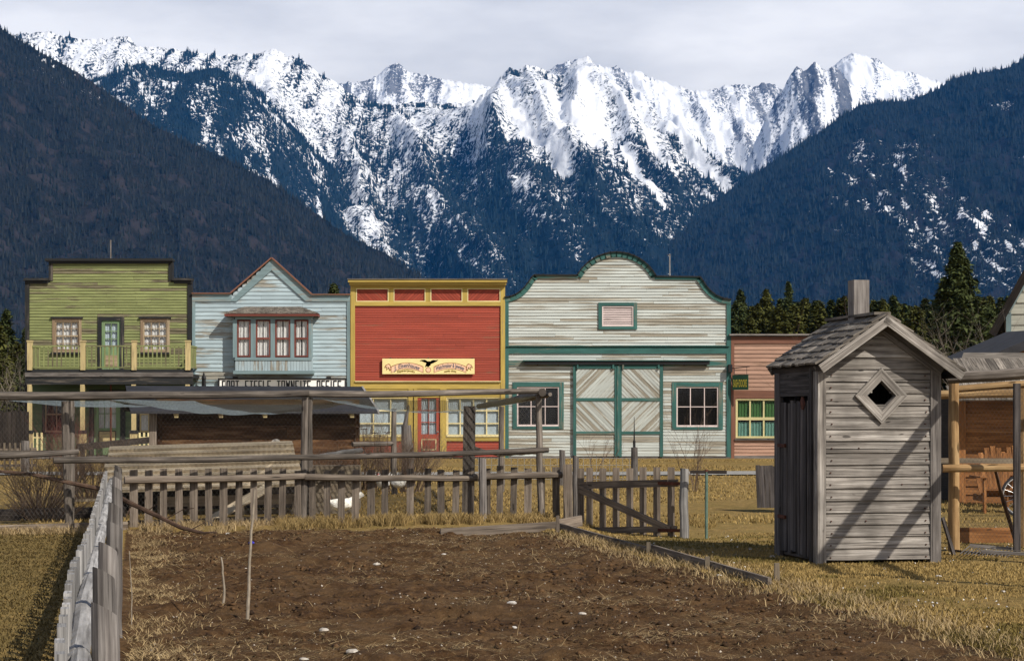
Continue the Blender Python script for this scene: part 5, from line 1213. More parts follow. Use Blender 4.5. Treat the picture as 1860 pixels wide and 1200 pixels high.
# ------------------------------------------------------------------ hens
def ico(mb, c, r, sc=(1,1,1), rot=0., n=8, m=6, rnd=.5):
    ca, sa = math.cos(rot), math.sin(rot)
    def q_(i, j):
        th_, ph = math.pi*j/m, 2*math.pi*i/n; x, y, z = math.sin(th_)*math.cos(ph)*sc[0]*r, math.sin(th_)*math.sin(ph)*sc[1]*r, math.cos(th_)*sc[2]*r
        return (c[0]+x*ca-z*sa, c[1]+y, c[2]+x*sa+z*ca)
    for i in range(n):
        for j in range(m): mb.face([q_(i,j), q_(i,j+1), q_(i+1,j+1), q_(i+1,j)], None, rnd, True)
def hen(loc, ang, scale, label, peck=0.):
    H = thing('hen', label, 'hen', tuple(loc), 'white hens in the run'); RM = Matrix.Translation(loc) @ Matrix.Rotation(ang, 4, 'Z') @ Matrix.Scale(scale, 4)
    # body as one lofted surface from tail to head; -x is forward
    st = [(.30,.36,.012,.010),(.26,.345,.03,.055),(.20,.30,.05,.075),(.12,.245,.085,.095),(.03,.22,.105,.11),(-.07,.225,.10,.105),(-.14,.255,.075,.085),(-.18,.30,.05,.055),(-.205,.345,.036,.04),(-.225,.385,.034,.036),(-.25,.395,.028,.028),(-.27,.39,.012,.012)]
    if peck: st = [(x, z-(peck*max(0, -x-.1)*2.3), a, b_) for x, z, a, b_ in st]
    q = MB(RM); n = 14; rings = []
    for (x, z, ry, rz_) in st: rings.append([(x, ry*math.cos(2*math.pi*k/n), z+rz_*math.sin(2*math.pi*k/n)) for k in range(n)])
    for i in range(len(rings)-1):
        for k in range(n): j = (k+1) % n; q.face([rings[i][k], rings[i][j], rings[i+1][j], rings[i+1][k]], None, .5, True)
    q.face(rings[0][::-1], None, .5); q.face(rings[-1], None, .5); q.build('body', M['hen'], H)
    hx, hz = st[-3][0], st[-3][1]
    for s_ in (-1, 1):
        q = MB(RM); ico(q, (.03, s_*.092, .235), .1, (1.25,.28,.62), -.15); q.build('wing', M['hen'], H)
        q = MB(RM); q.pole((0, s_*.035, .13), (-.005, s_*.035, 0.01), .011, .008, 6, 1, 0)
        for t_ in (-.5, 0, .5): q.pole((-.005, s_*.035, .012), (-.05, s_*.035+t_*.04, .006), .006, .003, 5, 1, 0)
        q.build('leg', M['beak'], H)
    q = MB(RM)
    for k in range(4): ico(q, (hx+.02-.018*k, 0, hz+.035+.006*math.sin(k*2)), .016, (1,.35,1.3), 0, 6, 4)
    q.build('comb', M['comb'], H)
    q = MB(RM); q.pole((hx-.035, 0, hz-.005), (hx-.075, 0, hz-.018), .012, .002, 6, 1, 0); q.build('beak', M['beak'], H)
    q = MB(RM)
    for k in range(6): a = (k-2.5)*.14; q.beam((.24, a*.15, .33), (.34+.02*math.cos(k), a*.35, .44+.02*abs(2.5-k)*-1), .045, .006, up=(0,1,0), taper=.6)
    q.build('tail', M['hen'], H)
    return H
hen(Vector((P(621,0,29.7).x, 29.7, 0)), 0.15, .92, 'white hen facing left just behind the pickets', .25)
hen(Vector((P(695,0,38.).x, 38., 0.02)), 1.25, .95, 'white hen turned away farther back near the brown bush')
hen(Vector((P(724,0,38.8).x, 38.8, 0.02)), 2.9, .85, 'small white hen half hidden right of the thin back post')

# ------------------------------------------------------------------ pen at the right
PN = thing('pole_pen', 'wire pen of amber peeled poles right of the outhouse', 'enclosure', (P(1790,0,22.6).x, 22.6, 0))
def ppole(a, b_, r0, r1, nm, mat='amberpole'): q = MB(); q.pole(a, b_, r0, r1, 10, None, .004, .012); return q.build(nm, M[mat], PN)
ppole(P(1721, 686, 22.3), P(1990, 668, 22.0), .068, .07, 'top_rail', 'pole'); ppole(P(1736, 706, 23.0), P(1990, 692, 22.9), .042, .05, 'top_rail')
ppole(P(1706, 716, 26.3), P(1990, 714, 26.3), .06, .06, 'back_rail'); ppole(P(1712, 850, 22.3), P(1990, 848, 22.3), .045, .05, 'middle_rail')
q = MB(); q.beam(P(1700, 836, 26.0), P(1990, 837, 26.0), .03, .07); q.build('back_board', M['coopwall'], PN)
a = P(1732, 695, 22.6); ppole((a.x, 22.6, -.05), a, .068, .06, 'post')
a = P(1857, 700, 23.4); ppole((a.x, 23.4, -.05), a, .06, .06, 'post')
a = P(1960, 690, 22.6); ppole((a.x, 22.6, -.05), a, .06, .06, 'post')
q = MB(); a = P(1847, 696, 21.9); q.beam((a.x, 21.9, -.03), a, .07, .07, up=(0,1,0)); q.build('square_post', M['privydoor'], PN)
q = MB(); q.beam((WX(1728, 24.0), 24.0, .09), (WX(1990, 24.0), 24.0, .09), .04, .20); q.build('bottom_board', M['orange'], PN)
q = MB(); q.beam(P(1728, 1004, 22.5), P(1850, 1018, 21.6), .05, .09); q.build('sill_board', M['privydoor'], PN)
q = MB(); q.beam(P(1808, 852, 22.4), P(1817, 890, 22.6), .03, .03); q.beam(P(1817, 890, 22.6), P(1847, 990, 23.0), .035, .035); q.build('bent_stick', M['bark'], PN)
sheet('wire_mesh', 'wiredark', lambda u, v: Vector((P(1733+250*u, 0, 22.75).x, 22.75, .05+1.85*v)), 8, 4, PN, 1.8, 1.85)
q = MB()
for i in range(14): q.beam((P(1757+i*6.5, 0, 22.2).x, 22.1, .09-.01*i*.3), (P(1752+i*6.6, 0, 21.3).x, 21.5, .045-.003*i), .008, .008)
for j in range(4): q.beam((P(1757, 0, 22.2).x, 22.1-.18*j, .10-.012*j), (P(1845, 0, 22.2).x, 22.0-.16*j, .06-.008*j), .03 if j in (0, 3) else .008, .03 if j in (0, 3) else .008)
tag(q.build('mesh_frame', M['grey']), 'grey mesh-covered wooden frame lying on the ground in front of the pen', 'frame')
q = MB(); a = P(1713, 0, 21.6); q.beam((WX(1712, 22.0), 22.0, .42), (WX(1729, 22.0), 21.9, 0), .03, .10, up=(0,1,0)); tag(q.build('leaning_board', M['privydoor']), 'dark short board leaning between the outhouse and the pen post', 'board')
# bicycle
BK = thing('bicycle', 'old bicycle standing in the pen with only its front wheel showing', 'bicycle', (P(1857,0,30).x, 30, 0))
def ring(mb, c, R_, r, n=30, m=6):
    for i in range(n):
        for j in range(m):
            def q_(a, b_): A, Bq = 2*math.pi*a/n, 2*math.pi*b_/m; rr = R_+r*math.cos(Bq); return (c[0]+rr*math.cos(A), c[1]+r*math.sin(Bq), c[2]+rr*math.sin(A))
            mb.face([q_(i,j), q_(i+1,j), q_(i+1,j+1), q_(i,j+1)], None, .5, True)
bx_ = P(1857,0,30).x
for cx_ in (bx_, bx_+1.02):
    q = MB(); ring(q, (cx_, 30, .33), .30, .012); W_ = q.build('wheel', M['chrome'], BK)
    q = MB(); ring(q, (cx_, 30, .33), .325, .017); q.build('tyre', M['rubber'], W_)
    q = MB()
    for k in range(18): A = math.pi*2*k/18; q.pole((cx_, 30, .33), (cx_+.295*math.cos(A), 30, .33+.295*math.sin(A)), .003, .003, 4, 1, 0, caps=False)
    q.build('spokes', M['chrome'], W_)
q = MB()
for a, b_ in (((0,.33),(.12,.85)), ((.12,.85),(.62,.80)), ((.14,.76),(.50,.30)), ((.62,.85),(.50,.30)), ((.50,.30),(1.02,.33)), ((.62,.72),(1.02,.33))): q.pole((bx_+a[0], 30, a[1]), (bx_+b_[0], 30, b_[1]), .015, .015, 8, 1, 0)
q.build('bicycle_frame', M['rust'], BK)
q = MB(); q.box(bx_+.52, bx_+.76, 29.93, 30.07, .86, .90); q.build('saddle', M['black'], BK)
q = MB(); q.pole((bx_+.12, 29.75, .96), (bx_+.12, 30.25, .96), .012, .012, 8, 1, 0); q.pole((bx_+.12, 30, .85), (bx_+.12, 30, .96), .014, .014, 8, 1, 0); q.build('handlebar', M['chrome'], BK)
# fan-backed chairs
def chair(px, Y, lab, sc=1.):
    x = P(px, 0, Y).x; C_ = thing('garden_chair', lab, 'chair', (x, Y, 0), 'orange slatted garden chairs'); S_ = lambda v: v*sc
    for k in range(7):
        o_ = (k-3)*.088; h = 1.05-.03*(k-3)**2*.9; q = MB(); q.beam((x+S_(o_*.82), Y+.05, S_(.24)), (x+S_(o_*1.12), Y+.30, S_(h)), S_(.078), .022, up=(0,-1,.2)); q.build('back_slat', M['orange'], C_)
    q = MB()
    for k in range(5): q.box(x-S_(.27), x+S_(.27), Y-.42+k*.095, Y-.335+k*.095, S_(.36-.025*k), S_(.385-.025*k))
    q.build('seat', M['orange'], C_)
    for s_ in (-1, 1):
        q = MB(); q.box(x+s_*S_(.30)-.02, x+s_*S_(.30)+.02, Y-.46, Y-.36, 0, S_(.56), 2); q.box(x+s_*S_(.29)-.015, x+s_*S_(.29)+.015, Y-.35, Y+.35, S_(.18), S_(.28)); q.build('leg', M['orange'], C_)
        q = MB(); q.box(x+s_*S_(.33)-.06, x+s_*S_(.33)+.06, Y-.5, Y+.28, S_(.56), S_(.585)); q.build('armrest', M['orange'], C_)
chair(1811, 31.6, 'orange fan-backed garden chair left of the bicycle wheel', 1.02); chair(1850, 33.4, 'second orange garden chair half hidden behind the pen post', 1.0)
# brown shed behind pen
BS = thing('board_shed', 'orange-brown board shed standing behind the wire pen', 'shed', (P(1850,0,34.6).x, 34.6, 0))
xa, xb = WX(1743, 34.6), WX(1743, 34.6)+4.6
q = siding(MB(), xa, xb, .0, 2.05, 34.6, .155, lap=.03, jl=(3, 5)); q.build('front_wall', M['orange'], BS)
q = MB(); q.box(xa, xb, 34.62, 34.7, 0, 2.05); q.box(xa, xa+.06, 34.7, 37.5, 0, 2.0); q.build('wall_frame', M['darkwood'], BS)
q = MB(); q.box(xa-.05, xa+.09, 34.52, 34.58, 0, 2.02); q.build('corner_board', M['orange'], BS)
q = MB(); q.face([(xa-.35,34.0,1.93),(xb,34.0,1.93),(xb,36.0,2.75),(xa+.4,36.0,2.75)], [(0,0),(5,0),(5,2),(0,2)], .4); q.face([(xa-.35,34.0,1.88),(xa+.4,36.0,2.70),(xb,36.0,2.70),(xb,34.0,1.88)], None, .4); q.face([(xa-.35,34.0,1.88),(xb,34.0,1.88),(xb,34.0,1.93),(xa-.35,34.0,1.93)], None, .4); q.build('roof', M['shake'], BS)
q = MB()
for k in range(3):
    y = 34.1+k*.6; z = 1.97+k*.26; x = xa-.3+k*.2
    while x < xb: w_ = random.uniform(.08,.2); q.obox((x+w_/2, y, z+random.uniform(0,.01)), ((0,1,.42), (1,0,0), (0,.42,-1)), (.3, w_/2-.004, .012)); x += w_
q.build('roof_shakes', M['shake'], BS)
LS = thing('dark_outbuilding', 'dark plank outbuilding in the gap between the outhouse and the pen', 'shed', (P(1722,0,37).x, 37, 0))
q = MB(); 
for k in range(8): x = WX(1695, 37)+k*.09; q.box(x, x+.085, 37-random.uniform(0,.02), 37.05, 0, 1.85)
q.build('wall', M['darkwood'], LS)
q = MB(); q.beam((WX(1690, 36.7), 36.7, 1.85), (WX(1775, 36.7), 36.7, 2.0), .5, .05); q.build('roof', M['grey'], LS)
# black lean-to roof and white house
LT = thing('lean_to', 'black-roofed lean-to with orange rafters beside the cream house', 'lean-to', (WX(1860, 42), 42, 0))
zL, zR = WZ(668, 42), WZ(598, 42)
q = MB(); a0, a1 = WX(1738, 42), WX(1905, 42)
q.face([(a0,41.6,zL),(a1,41.6,zR),(a1,45.6,zR+.1),(a0,45.6,zL+.1)], [(0,0),(3,0),(3,4),(0,4)], .5); q.face([(a0,41.6,zL-.14),(a0,45.6,zL-.04),(a1,45.6,zR-.04),(a1,41.6,zR-.14)], None, .5); q.face([(a0,41.6,zL-.20),(a1,41.6,zR-.20),(a1,41.6,zR),(a0,41.6,zL)], None, .5); q.build('roof', M['tar'], LT)
q = MB(); q.beam((a0+.5,42.0,zL-.02), (a1,42.0,zR-.27), .08, .12); q.build('rafter', M['orange'], LT)
q = MB(); q.beam((a0+.45,42.1,zL-.2), (a1,42.1,zL-.1), .08, .10); q.build('tie_beam', M['orange'], LT)
q = MB(); q.box(a0+.45, a1, 42.3, 42.4, 0, zL-.1); q.build('wall', M['darkwood'], LT)
HO = thing('cream_house', 'cream clapboard house with a steep dark overhanging gable at the right edge', 'house', (WX(1900, 58), 58, 0))
hx = WX(1832, 58); HM = Matrix.Translation((hx,58,0)) @ Matrix.Rotation(R(-17), 4, 'Z') @ Matrix.Translation((-hx,-58,0)); hz = WZ(567, 58); apx = hx+2.7; apz = hz+2.7*1.85
hout = lambda z: (hx if z < hz else hx+(z-hz)/1.85, hx+5.4 if z < hz else hx+5.4-(z-hz)/1.85)
q = siding(MB(HM), hx, hx+5.4, 0, apz-.1, 58, .33, (), hout, lap=.035, jl=(4, 6)); q.build('front_wall', M['housewhite'], HO)
q = MB(HM); q.box(hx, hx+5.4, 58.1, 58.2, 0, hz); q.prism([(hx, hz), (hx+5.4, hz), (apx, apz)], 58.1, 58.2); q.box(hx, hx+.1, 58.2, 66, 0, hz); q.build('side_wall', M['housewhite'], HO)
q = MB(HM); q.box(hx-.07, hx+.08, 57.93, 57.96, 0, hz); q.beam((hx-.02, 57.93, hz), (apx, 57.93, apz), .03, .14, up=(1,0,-.5)); q.build('corner_trim', M['bluetrim'], HO)
for s_ in (-1, 1):
    q = MB(HM); d = Vector((-s_, 0, 1.85)); e = Vector((apx + s_*(2.7+.45), 0, hz-.45*1.85+.14)); t_ = Vector((apx, 0, apz+.14))
    q.beam(e+Vector((0,62,0)), t_+Vector((0,62,0)), 9.1, .12, up=(s_*1.85,0,1)); q.build('roof', M['darkwood'], HO)
    q = MB(HM); q.beam(e+Vector((0,57.42,0)), t_+Vector((0,57.42,0)), .05, .22, up=(s_*1.85,0,1)); q.build('bargeboard', M['darkwood'], HO)

# ------------------------------------------------------------------ small fences and posts behind
q = None
SF = thing('plank_screen', 'small dark plank screen standing on the grass behind the outhouse', 'fence', (P(1410,0,33).x, 33, 0))
for k in range(12):
    a = P(1376+k*8, 845+random.uniform(-1,2), 33.); q = MB(); q.beam((a.x+.03, 33, 0), a, .072, .02, up=(0,1,0)); q.build('plank', M['privydoor'], SF)
lone_post('fence_post', 'grey post of the low wire fence in front of the barn left window', 1021, 817, 44, .075, 'grey')
SPk = thing('finial_post', 'grey post with a thin dark spike on top in front of the barn doors', 'post', (P(1152,0,43).x, 43, 0))
a = P(1152, 812, 43); q = MB(); q.pole((a.x, 43, -.05), a, .085, .075, 9, 3, .004); q.build('post', M['grey'], SPk)
q = MB(); q.pole(a, P(1152, 800, 43), .03, .03, 8, 1, 0); q.pole(P(1152, 800, 43), P(1152, 757, 43), .018, .006, 6, 1, 0); q.build('spike', M['black'], SPk)
WF = thing('wire_fence', 'low square-mesh wire fence on the grass before the barn', 'fence', (P(1000,0,44).x, 44, 0))
q = MB(); xa, xb = WX(845, 44), WX(1150, 44)
k = 0; x = xa
while x < xb: q.beam((x, 44.02, .0), (x, 44.02, .62), .009, .009); x += .15
for z in (.12, .28, .44, .60): q.beam((xa, 44.02, z), (xb, 44.02, z), .009, .009)
q.build('mesh', M['metal'], WF)
DF = thing('plank_fence', 'tall dark plank fence at the far left behind the white pickets', 'fence', (P(20,0,66).x, 66, 0))
for k in range(26):
    x = WX(-150, 66)+k*.15; q = MB(); q.beam((x, 66, 0), (x, 66, WZ(747+random.uniform(-2,2), 66)), .14, .03, up=(0,1,0)); q.build('plank', M['darkwood'], DF)
q = MB(); q.beam((WX(-150,66), 65.95, .4), (WX(46,66), 65.95, .4), .05, .12); q.build('rail', M['darkwood'], DF)
WP = thing('picket_fence', 'low pale picket fence in front of the dark planks at far left', 'fence', (P(30,0,56).x, 56, 0))
for p in range(-62, 66, 10):
    q = MB(); a = P(p, 804, 56); q.beam((a.x, 56, .0), a, .055, .02, up=(0,1,0)); q.build('picket', M['coopwall'], WP)
for py in (818, 847): q = MB(); q.beam(P(-65, py, 56.05), P(66, py-3, 56.05), .04, .08); q.build('rail', M['picket'], WP)
lone_post('fence_post', 'grey post ending the low pale pickets near the green porch', 46, 800, 50, .11, 'grey')
q = MB(); q.beam(P(-80, 822, 38.0), P(140, 822, 38.0), .06, .10); q.beam(P(-75, 0, 38).xy.to_3d(), P(-75, 822, 38), .1, .1, up=(0,1,0)); q.beam(P(135, 0, 38).xy.to_3d(), P(135, 822, 38), .1, .1, up=(0,1,0))
tag(q.build('hitching_rail', M['pole']), 'grey rail on two posts behind the big bare bush at left', 'rail')
q = MB(); q.beam(P(140, 812, 47), P(290, 797, 49), .08, .16); a = P(285, 798, 49); q.beam((a.x, 49, 0), a, .1, .1, up=(0,1,0)); a = P(150, 811, 47); q.beam((a.x, 47, 0), a, .1, .1, up=(0,1,0)); q.build('x', M['darkwood']).name = 'handrail'
tag(bpy.data.objects['handrail'], 'sloping black handrail before the green porch', 'handrail')
q = MB(); q.pole(P(-70, 941, 28.8), P(228, 932, 29.4), .13, .11, 10, None, .01, .03); tag(q.build('timber_log', M['darkwood']), 'dark log lying on the ground under the left bare bush', 'log')
q = MB(); q.beam(P(105, 909, 34.5), P(215, 906, 34.8), .06, .05); tag(q.build('board_on_grass', M['coopwall']), 'thin grey board lying on the grass behind the left run post', 'board')
# snag
SN = thing('dead_snag', 'pale barkless broken snag in front of the red shop', 'snag', (P(740,0,43).x, 43, 0))
q = MB(); q.pole((P(742,0,43).x, 43, 0), P(737, 772, 43), .16, .11, 9, 4, .01, .02); q.pole(P(735, 774, 43), P(742, 738, 43), .06, .02, 7, 3, .006); q.build('trunk', M['grey'], SN)
q = MB(); q.pole(P(745, 822, 42.9), P(751, 812, 42.8), .05, .02, 6, 2, .01); q.pole(P(740, 742, 43), P(742, 735, 43), .03, .015, 6, 2, 0); q.build('branch_stub', M['bark'], SN)
# rails running towards us in an unseen pen at the right: their shadows fall across the outhouse
RR = thing('rail_fence', 'grey rail fence right of the outhouse just outside the picture', 'fence', (5.7, 18, 0))
for (x, z, y0_, y1_, r) in ((5.62, 2.84, 17.0, 20.5, .062), (5.62, 2.02, 17.0, 20.5, .062)): q = MB(); q.pole((x, y0_, z), (x, y1_, z), r, r, 8, None, .005); q.build('rail', M['pole'], RR)
for y_ in (17.0, 20.5): q = MB(); q.pole((5.72, y_, 0), (5.72, y_, 2.95), .07, .06, 8, None, .005); q.build('post', M['pole'], RR)
# ------------------------------------------------------------------ plants
def conifer_mesh(name, h, r, n, clumps, seed, tri=3, size=.10, droop=.25, base=.10, pw=.8):
    rs = np.random.RandomState(seed); T_ = base + (1-base)*rs.rand(n)**.9; ang = rs.rand(n)*6.283
    # gaps: thin out some sectors/whorls
    keep = vn(ang*1.3+seed, T_*9, seed) > .33; T_, ang = T_[keep], ang[keep]; n = len(T_)
    rad = r*(1-T_)**pw*(.45+.72*rs.rand(n)) + .02*h*.3
    V, F_, Rn = [], [], []
    for c in range(clumps):
        f = (c+.6+.5*rs.rand(n))/clumps; s_ = size*h*(.55+.6*rs.rand(n))*(.6+.7*(1-T_))
        cx_, cy_ = np.cos(ang)*rad*f, np.sin(ang)*rad*f; cz = T_*h - droop*rad*f + .12*rad*f*f
        for k in range(tri):
            a1 = ang + rs.randn(n)*.8; el = rs.randn(n)*.45 - .25; d = np.stack([np.cos(a1)*np.cos(el), np.sin(a1)*np.cos(el), np.sin(el)], -1)
            wv = np.stack([-np.sin(a1), np.cos(a1), rs.randn(n)*.5], -1)*.34
            c0 = np.stack([cx_, cy_, cz], -1) + rs.randn(n, 3)*.015*h*.4; b0 = sum(len(v) for v in V)
            tr = np.stack([c0 - d*s_[:,None]*.4 - wv*s_[:,None], c0 - d*s_[:,None]*.3 + wv*s_[:,None], c0 + d*s_[:,None]*.8], 1)
            V.append(tr.reshape(-1, 3)); F_.append(np.arange(n*3).reshape(-1, 3) + b0); Rn.append(np.clip(.25+.5*rs.rand(n)+.25*f*rs.rand(n), 0, 1))
    return np.concatenate(V), np.concatenate(F_), np.concatenate(Rn)
def make_tree(name, label, loc, h, r, n, clumps, seed, mat='conifer', group=None, **k):
    t_ = thing(name, label, 'tree', loc, group)
    V, F_, Rn = conifer_mesh(name, h, r, n, clumps, seed, **k)
    bulk('crown', V, F_, M[mat], Rn, parent=t_)
    q = MB(Matrix.Translation(loc)); q.pole((0,0,-.2), (0,0,h*.93), h*.018+.03, .01, 7, 5, .01)
    for i in range(14): z = h*(.1+.06*i); a = random.random()*6.28; q.pole((0,0,z), (math.cos(a)*r*(1-z/h)*.7, math.sin(a)*r*(1-z/h)*.7, z-.05*h*(1-z/h)), h*.004+.006, .004, 4, 2, .01, caps=False)
    q.build('trunk', M['bark'], t_); return t_
def copy_tree(src, loc, rz, sc, label=None):
    o = src.copy(); S.collection.objects.link(o); o.location = loc; o.rotation_euler = (0, 0, rz); o.scale = sc
    if label: o['label'] = label
    for ch in list(src.children):
        c = ch.copy(); S.collection.objects.link(c); c.parent = o
    return o
make_tree('spruce_tree', 'tall dark spruce standing alone between the outhouse and the cream house', (P(1741,0,92).x, 92, 0), 9.7, 2.7, 3400, 5, 3, tri=3, size=.034, droop=.32, pw=.75)
make_tree('spruce_tree', 'lower bushy evergreen at the right foot of the tall spruce', (P(1795,0,96).x, 96, 0), 6.9, 2.6, 2000, 4, 5, tri=3, size=.04, pw=.6)
lw = 'conifer showing just over the flat top of the pink shop'; gw = 'conifers of the wood behind the street'
protos = [make_tree('conifer_tree', lw, (P(1345,0,170).x, 170, 0), 12.5, 2.3, 950, 4, 11, 'conifer', gw, size=.034, pw=.8, droop=.3), make_tree('conifer_tree', lw, (P(1392,0,165).x, 165, 0), 12.2, 2.5, 950, 4, 12, 'conifer2', gw, size=.034, pw=.7, droop=.2), make_tree('conifer_tree', lw, (P(1432,0,175).x, 175, 0), 13.5, 2.4, 950, 4, 13, 'conifer', gw, size=.034, pw=.9, droop=.35)]
rs = random.Random(5)
px = 1322.
while px < 1905:
    for row in range(2):
        Y_ = 168+row*22+rs.uniform(-8, 8); p_ = px + rs.uniform(-8, 8)
        top = 554 + rs.uniform(-12, 16) + (6 if px < 1420 else -4); h = EYE+(HY-top)/F*Y_; src = rs.choice(protos); hs = {0:12.5, 1:12.2, 2:13.5}[protos.index(src)]
        s_ = h/hs; zone = ('above the left part of the pink shop' if p_ < 1385 else 'above the right part of the pink shop' if p_ < 1450 else 'above the left slope of the outhouse roof' if p_ < 1545 else 'behind the outhouse vent stack' if p_ < 1600 else 'above the right slope of the outhouse roof' if p_ < 1690 else 'behind the tall lone spruce' if p_ < 1780 else 'by the cream house at the right edge')
        kind_ = 'yellowish' if src is protos[1] else 'slender' if src is protos[2] else 'dark'
        copy_tree(src, (P(p_,0,Y_).x, Y_, 0), rs.uniform(0, 6.28), (s_*rs.uniform(1.1, 1.6), s_*rs.uniform(1.1, 1.6), s_), f"{kind_} conifer in the {'farther' if row else 'nearer'} wood row {zone}")
    px += 14
ll = 'olive green conifer beyond the dark plank fence at the left edge'; gl = 'conifers beyond the left plank fence'
for i, (p_, top, Y_) in enumerate(((-40, 560, 95), (-8, 575, 90), (12, 568, 97), (30, 620, 92), (48, 600, 104), (-70, 540, 100), (38, 650, 84), (4, 640, 82))):
    h = EYE+(HY-top)/F*Y_; o = copy_tree(protos[1 if i % 2 else 0], (P(p_,0,Y_).x, Y_, 0), i*1.3, (h/12.3*1.3,)*2+(h/12.3,), ll); o['group'] = gl
h = EYE+(HY-517)/F*105; o = copy_tree(protos[0], (P(606,0,105).x, 105, 0), 2., (.8,.8,h/12.5), 'conifer tip showing between the blue and the red false fronts'); o.pop('group', None) if hasattr(o, 'pop') else None

def shrub_mesh(n, h, spread, seed, r=.008, tw=3, cone=.2):
    rs = random.Random(seed); q = MB()
    def tube(a, b_, r0, r1, rn):
        d = (b_-a); 
        if d.length < 1e-5: return
        d.normalize(); s_ = d.cross(Vector((.2,.9,.3))).normalized(); u = d.cross(s_)
        ra, rb = [], []
        for k in range(3): an = 2.094*k; o_ = s_*math.cos(an)+u*math.sin(an); ra.append(a+o_*r0); rb.append(b_+o_*r1)
        for k in range(3): j = (k+1) % 3; q.face([ra[k], ra[j], rb[j], rb[k]], None, rn)
    def grow(p, d, L, r0, lvl):
        segs = 4; rn = rs.random(); q_ = p
        for i in range(segs):
            d = (d + Vector((rs.gauss(0,.13), rs.gauss(0,.13), rs.gauss(.02,.09)))).normalized(); e = q_ + d*(L/segs); rr = r0*(1-.18*i)
            tube(q_, e, rr, rr*.82, rn)
            if lvl > 0 and i > 0:
                for _ in range(tw if lvl > 1 else 2):
                    dd = (d + Vector((rs.gauss(0,.55), rs.gauss(0,.55), rs.gauss(.15,.3)))).normalized(); grow(e, dd, L*rs.uniform(.3,.6), rr*.55, lvl-1)
            q_ = e
    for i in range(n):
        a = rs.uniform(0, 6.28); t_ = rs.random()**.6; p = Vector((math.cos(a)*cone*t_*spread, math.sin(a)*cone*t_*spread, 0)); d = Vector((math.cos(a)*t_*spread, math.sin(a)*t_*spread, h)).normalized()
        grow(p, d, h*rs.uniform(.7, 1.05)*math.sqrt(1+(t_*spread/h)**2)*.85, r, 2 if tw else 0)
    return q
def shrub(name, label, px, Y, h, spread, n, seed, mat, r=.008, tw=2, cone=.2, cat='shrub', group=None):
    x = P(px, 0, Y).x; q = shrub_mesh(n, h, spread, seed, r, tw, cone); z = gz(x, Y); q.v = [(a+x, b_+Y, c+z-.02) for a, b_, c in q.v]
    return tag(q.build(name, M[mat]), label, cat, group)
shrub('red_shrub', 'reddish leafless shrub in front of the green porch', 118, 58, 1.45, .8, 42, 1, 'redtwig', .007, 2, .35)
shrub('bare_shrub', 'big dark leafless bush spreading behind the left run wire', 72, 31.2, .95, .95, 60, 2, 'darktwig', .009, 2, .25)
shrub('bare_shrub', 'upright thicket of pale brown stems right of the left run post', 165, 36, 1.0, .8, 70, 3, 'twig', .009, 2, .5)
shrub('bare_shrub', 'low dark tangle of twigs at the foot of the left bare bush', 85, 29.0, .38, .6, 50, 4, 'darktwig', .008, 2, .5)
shrub('dry_shrub', 'dense brown dry shrub below the red shop window', 655, 41, 1.35, .65, 90, 5, 'twig', .009, 2, .6)
shrub('dry_shrub', 'brown dry shrub right of the thin back post', 738, 40, 1.05, .6, 80, 6, 'twig', .009, 2, .6)
shrub('dry_shrub', 'brown dry stems between the dark shed and the nest box', 612, 37, .9, .5, 40, 9, 'twig', .009, 2, .6)
shrub('bare_sapling', 'thin bare sapling in front of the barn doors', 1080, 47, 1.3, .7, 6, 7, 'twig', .009, 2)
shrub('bare_sapling', 'thin bare sapling in front of the barn right window', 1262, 44, 1.5, .9, 8, 8, 'twig', .010, 2)
shrub('bare_sapling', 'low bare stems beside the round gate post', 1262, 40, .8, .5, 6, 18, 'twig', .010, 1)
shrub('bare_tree', 'pale leafless sapling rising over the black lean-to roof', 1778, 50, 4.0, 1.1, 9, 10, 'paletwig', .022, 2, cat='tree')
shrub('bare_tree', 'pale leafless sapling before the pines at far left', 22, 76, 3.4, 1.1, 9, 11, 'paletwig', .022, 2, cat='tree')
shrub('bare_tree', 'brown leafless stems rising behind the left slope of the outhouse roof', 1500, 52, 4.1, .6, 4, 12, 'twig', .022, 1, cat='tree')
# umbel weeds before the red shop
for i, (p_, t_, Y_) in enumerate(((652,776,39),(660,780,39.3),(680,787,38.6),(690,792,39),(703,786,38.5),(645,789,39.2))):
    q = MB(); a = P(p_, t_, Y_); q.pole((a.x+.05, Y_, 0), a, .007, .005, 4, 3, .004)
    for k in range(9): an = k*.7; q.beam(a, a+Vector((math.cos(an)*.09, math.sin(an)*.09, .02)), .012, .006)
    tag(q.build('umbel_weed', M['bark']), 'dried umbel weed with a flat seed head beside the dark shed', 'weed', 'dried umbel weeds')

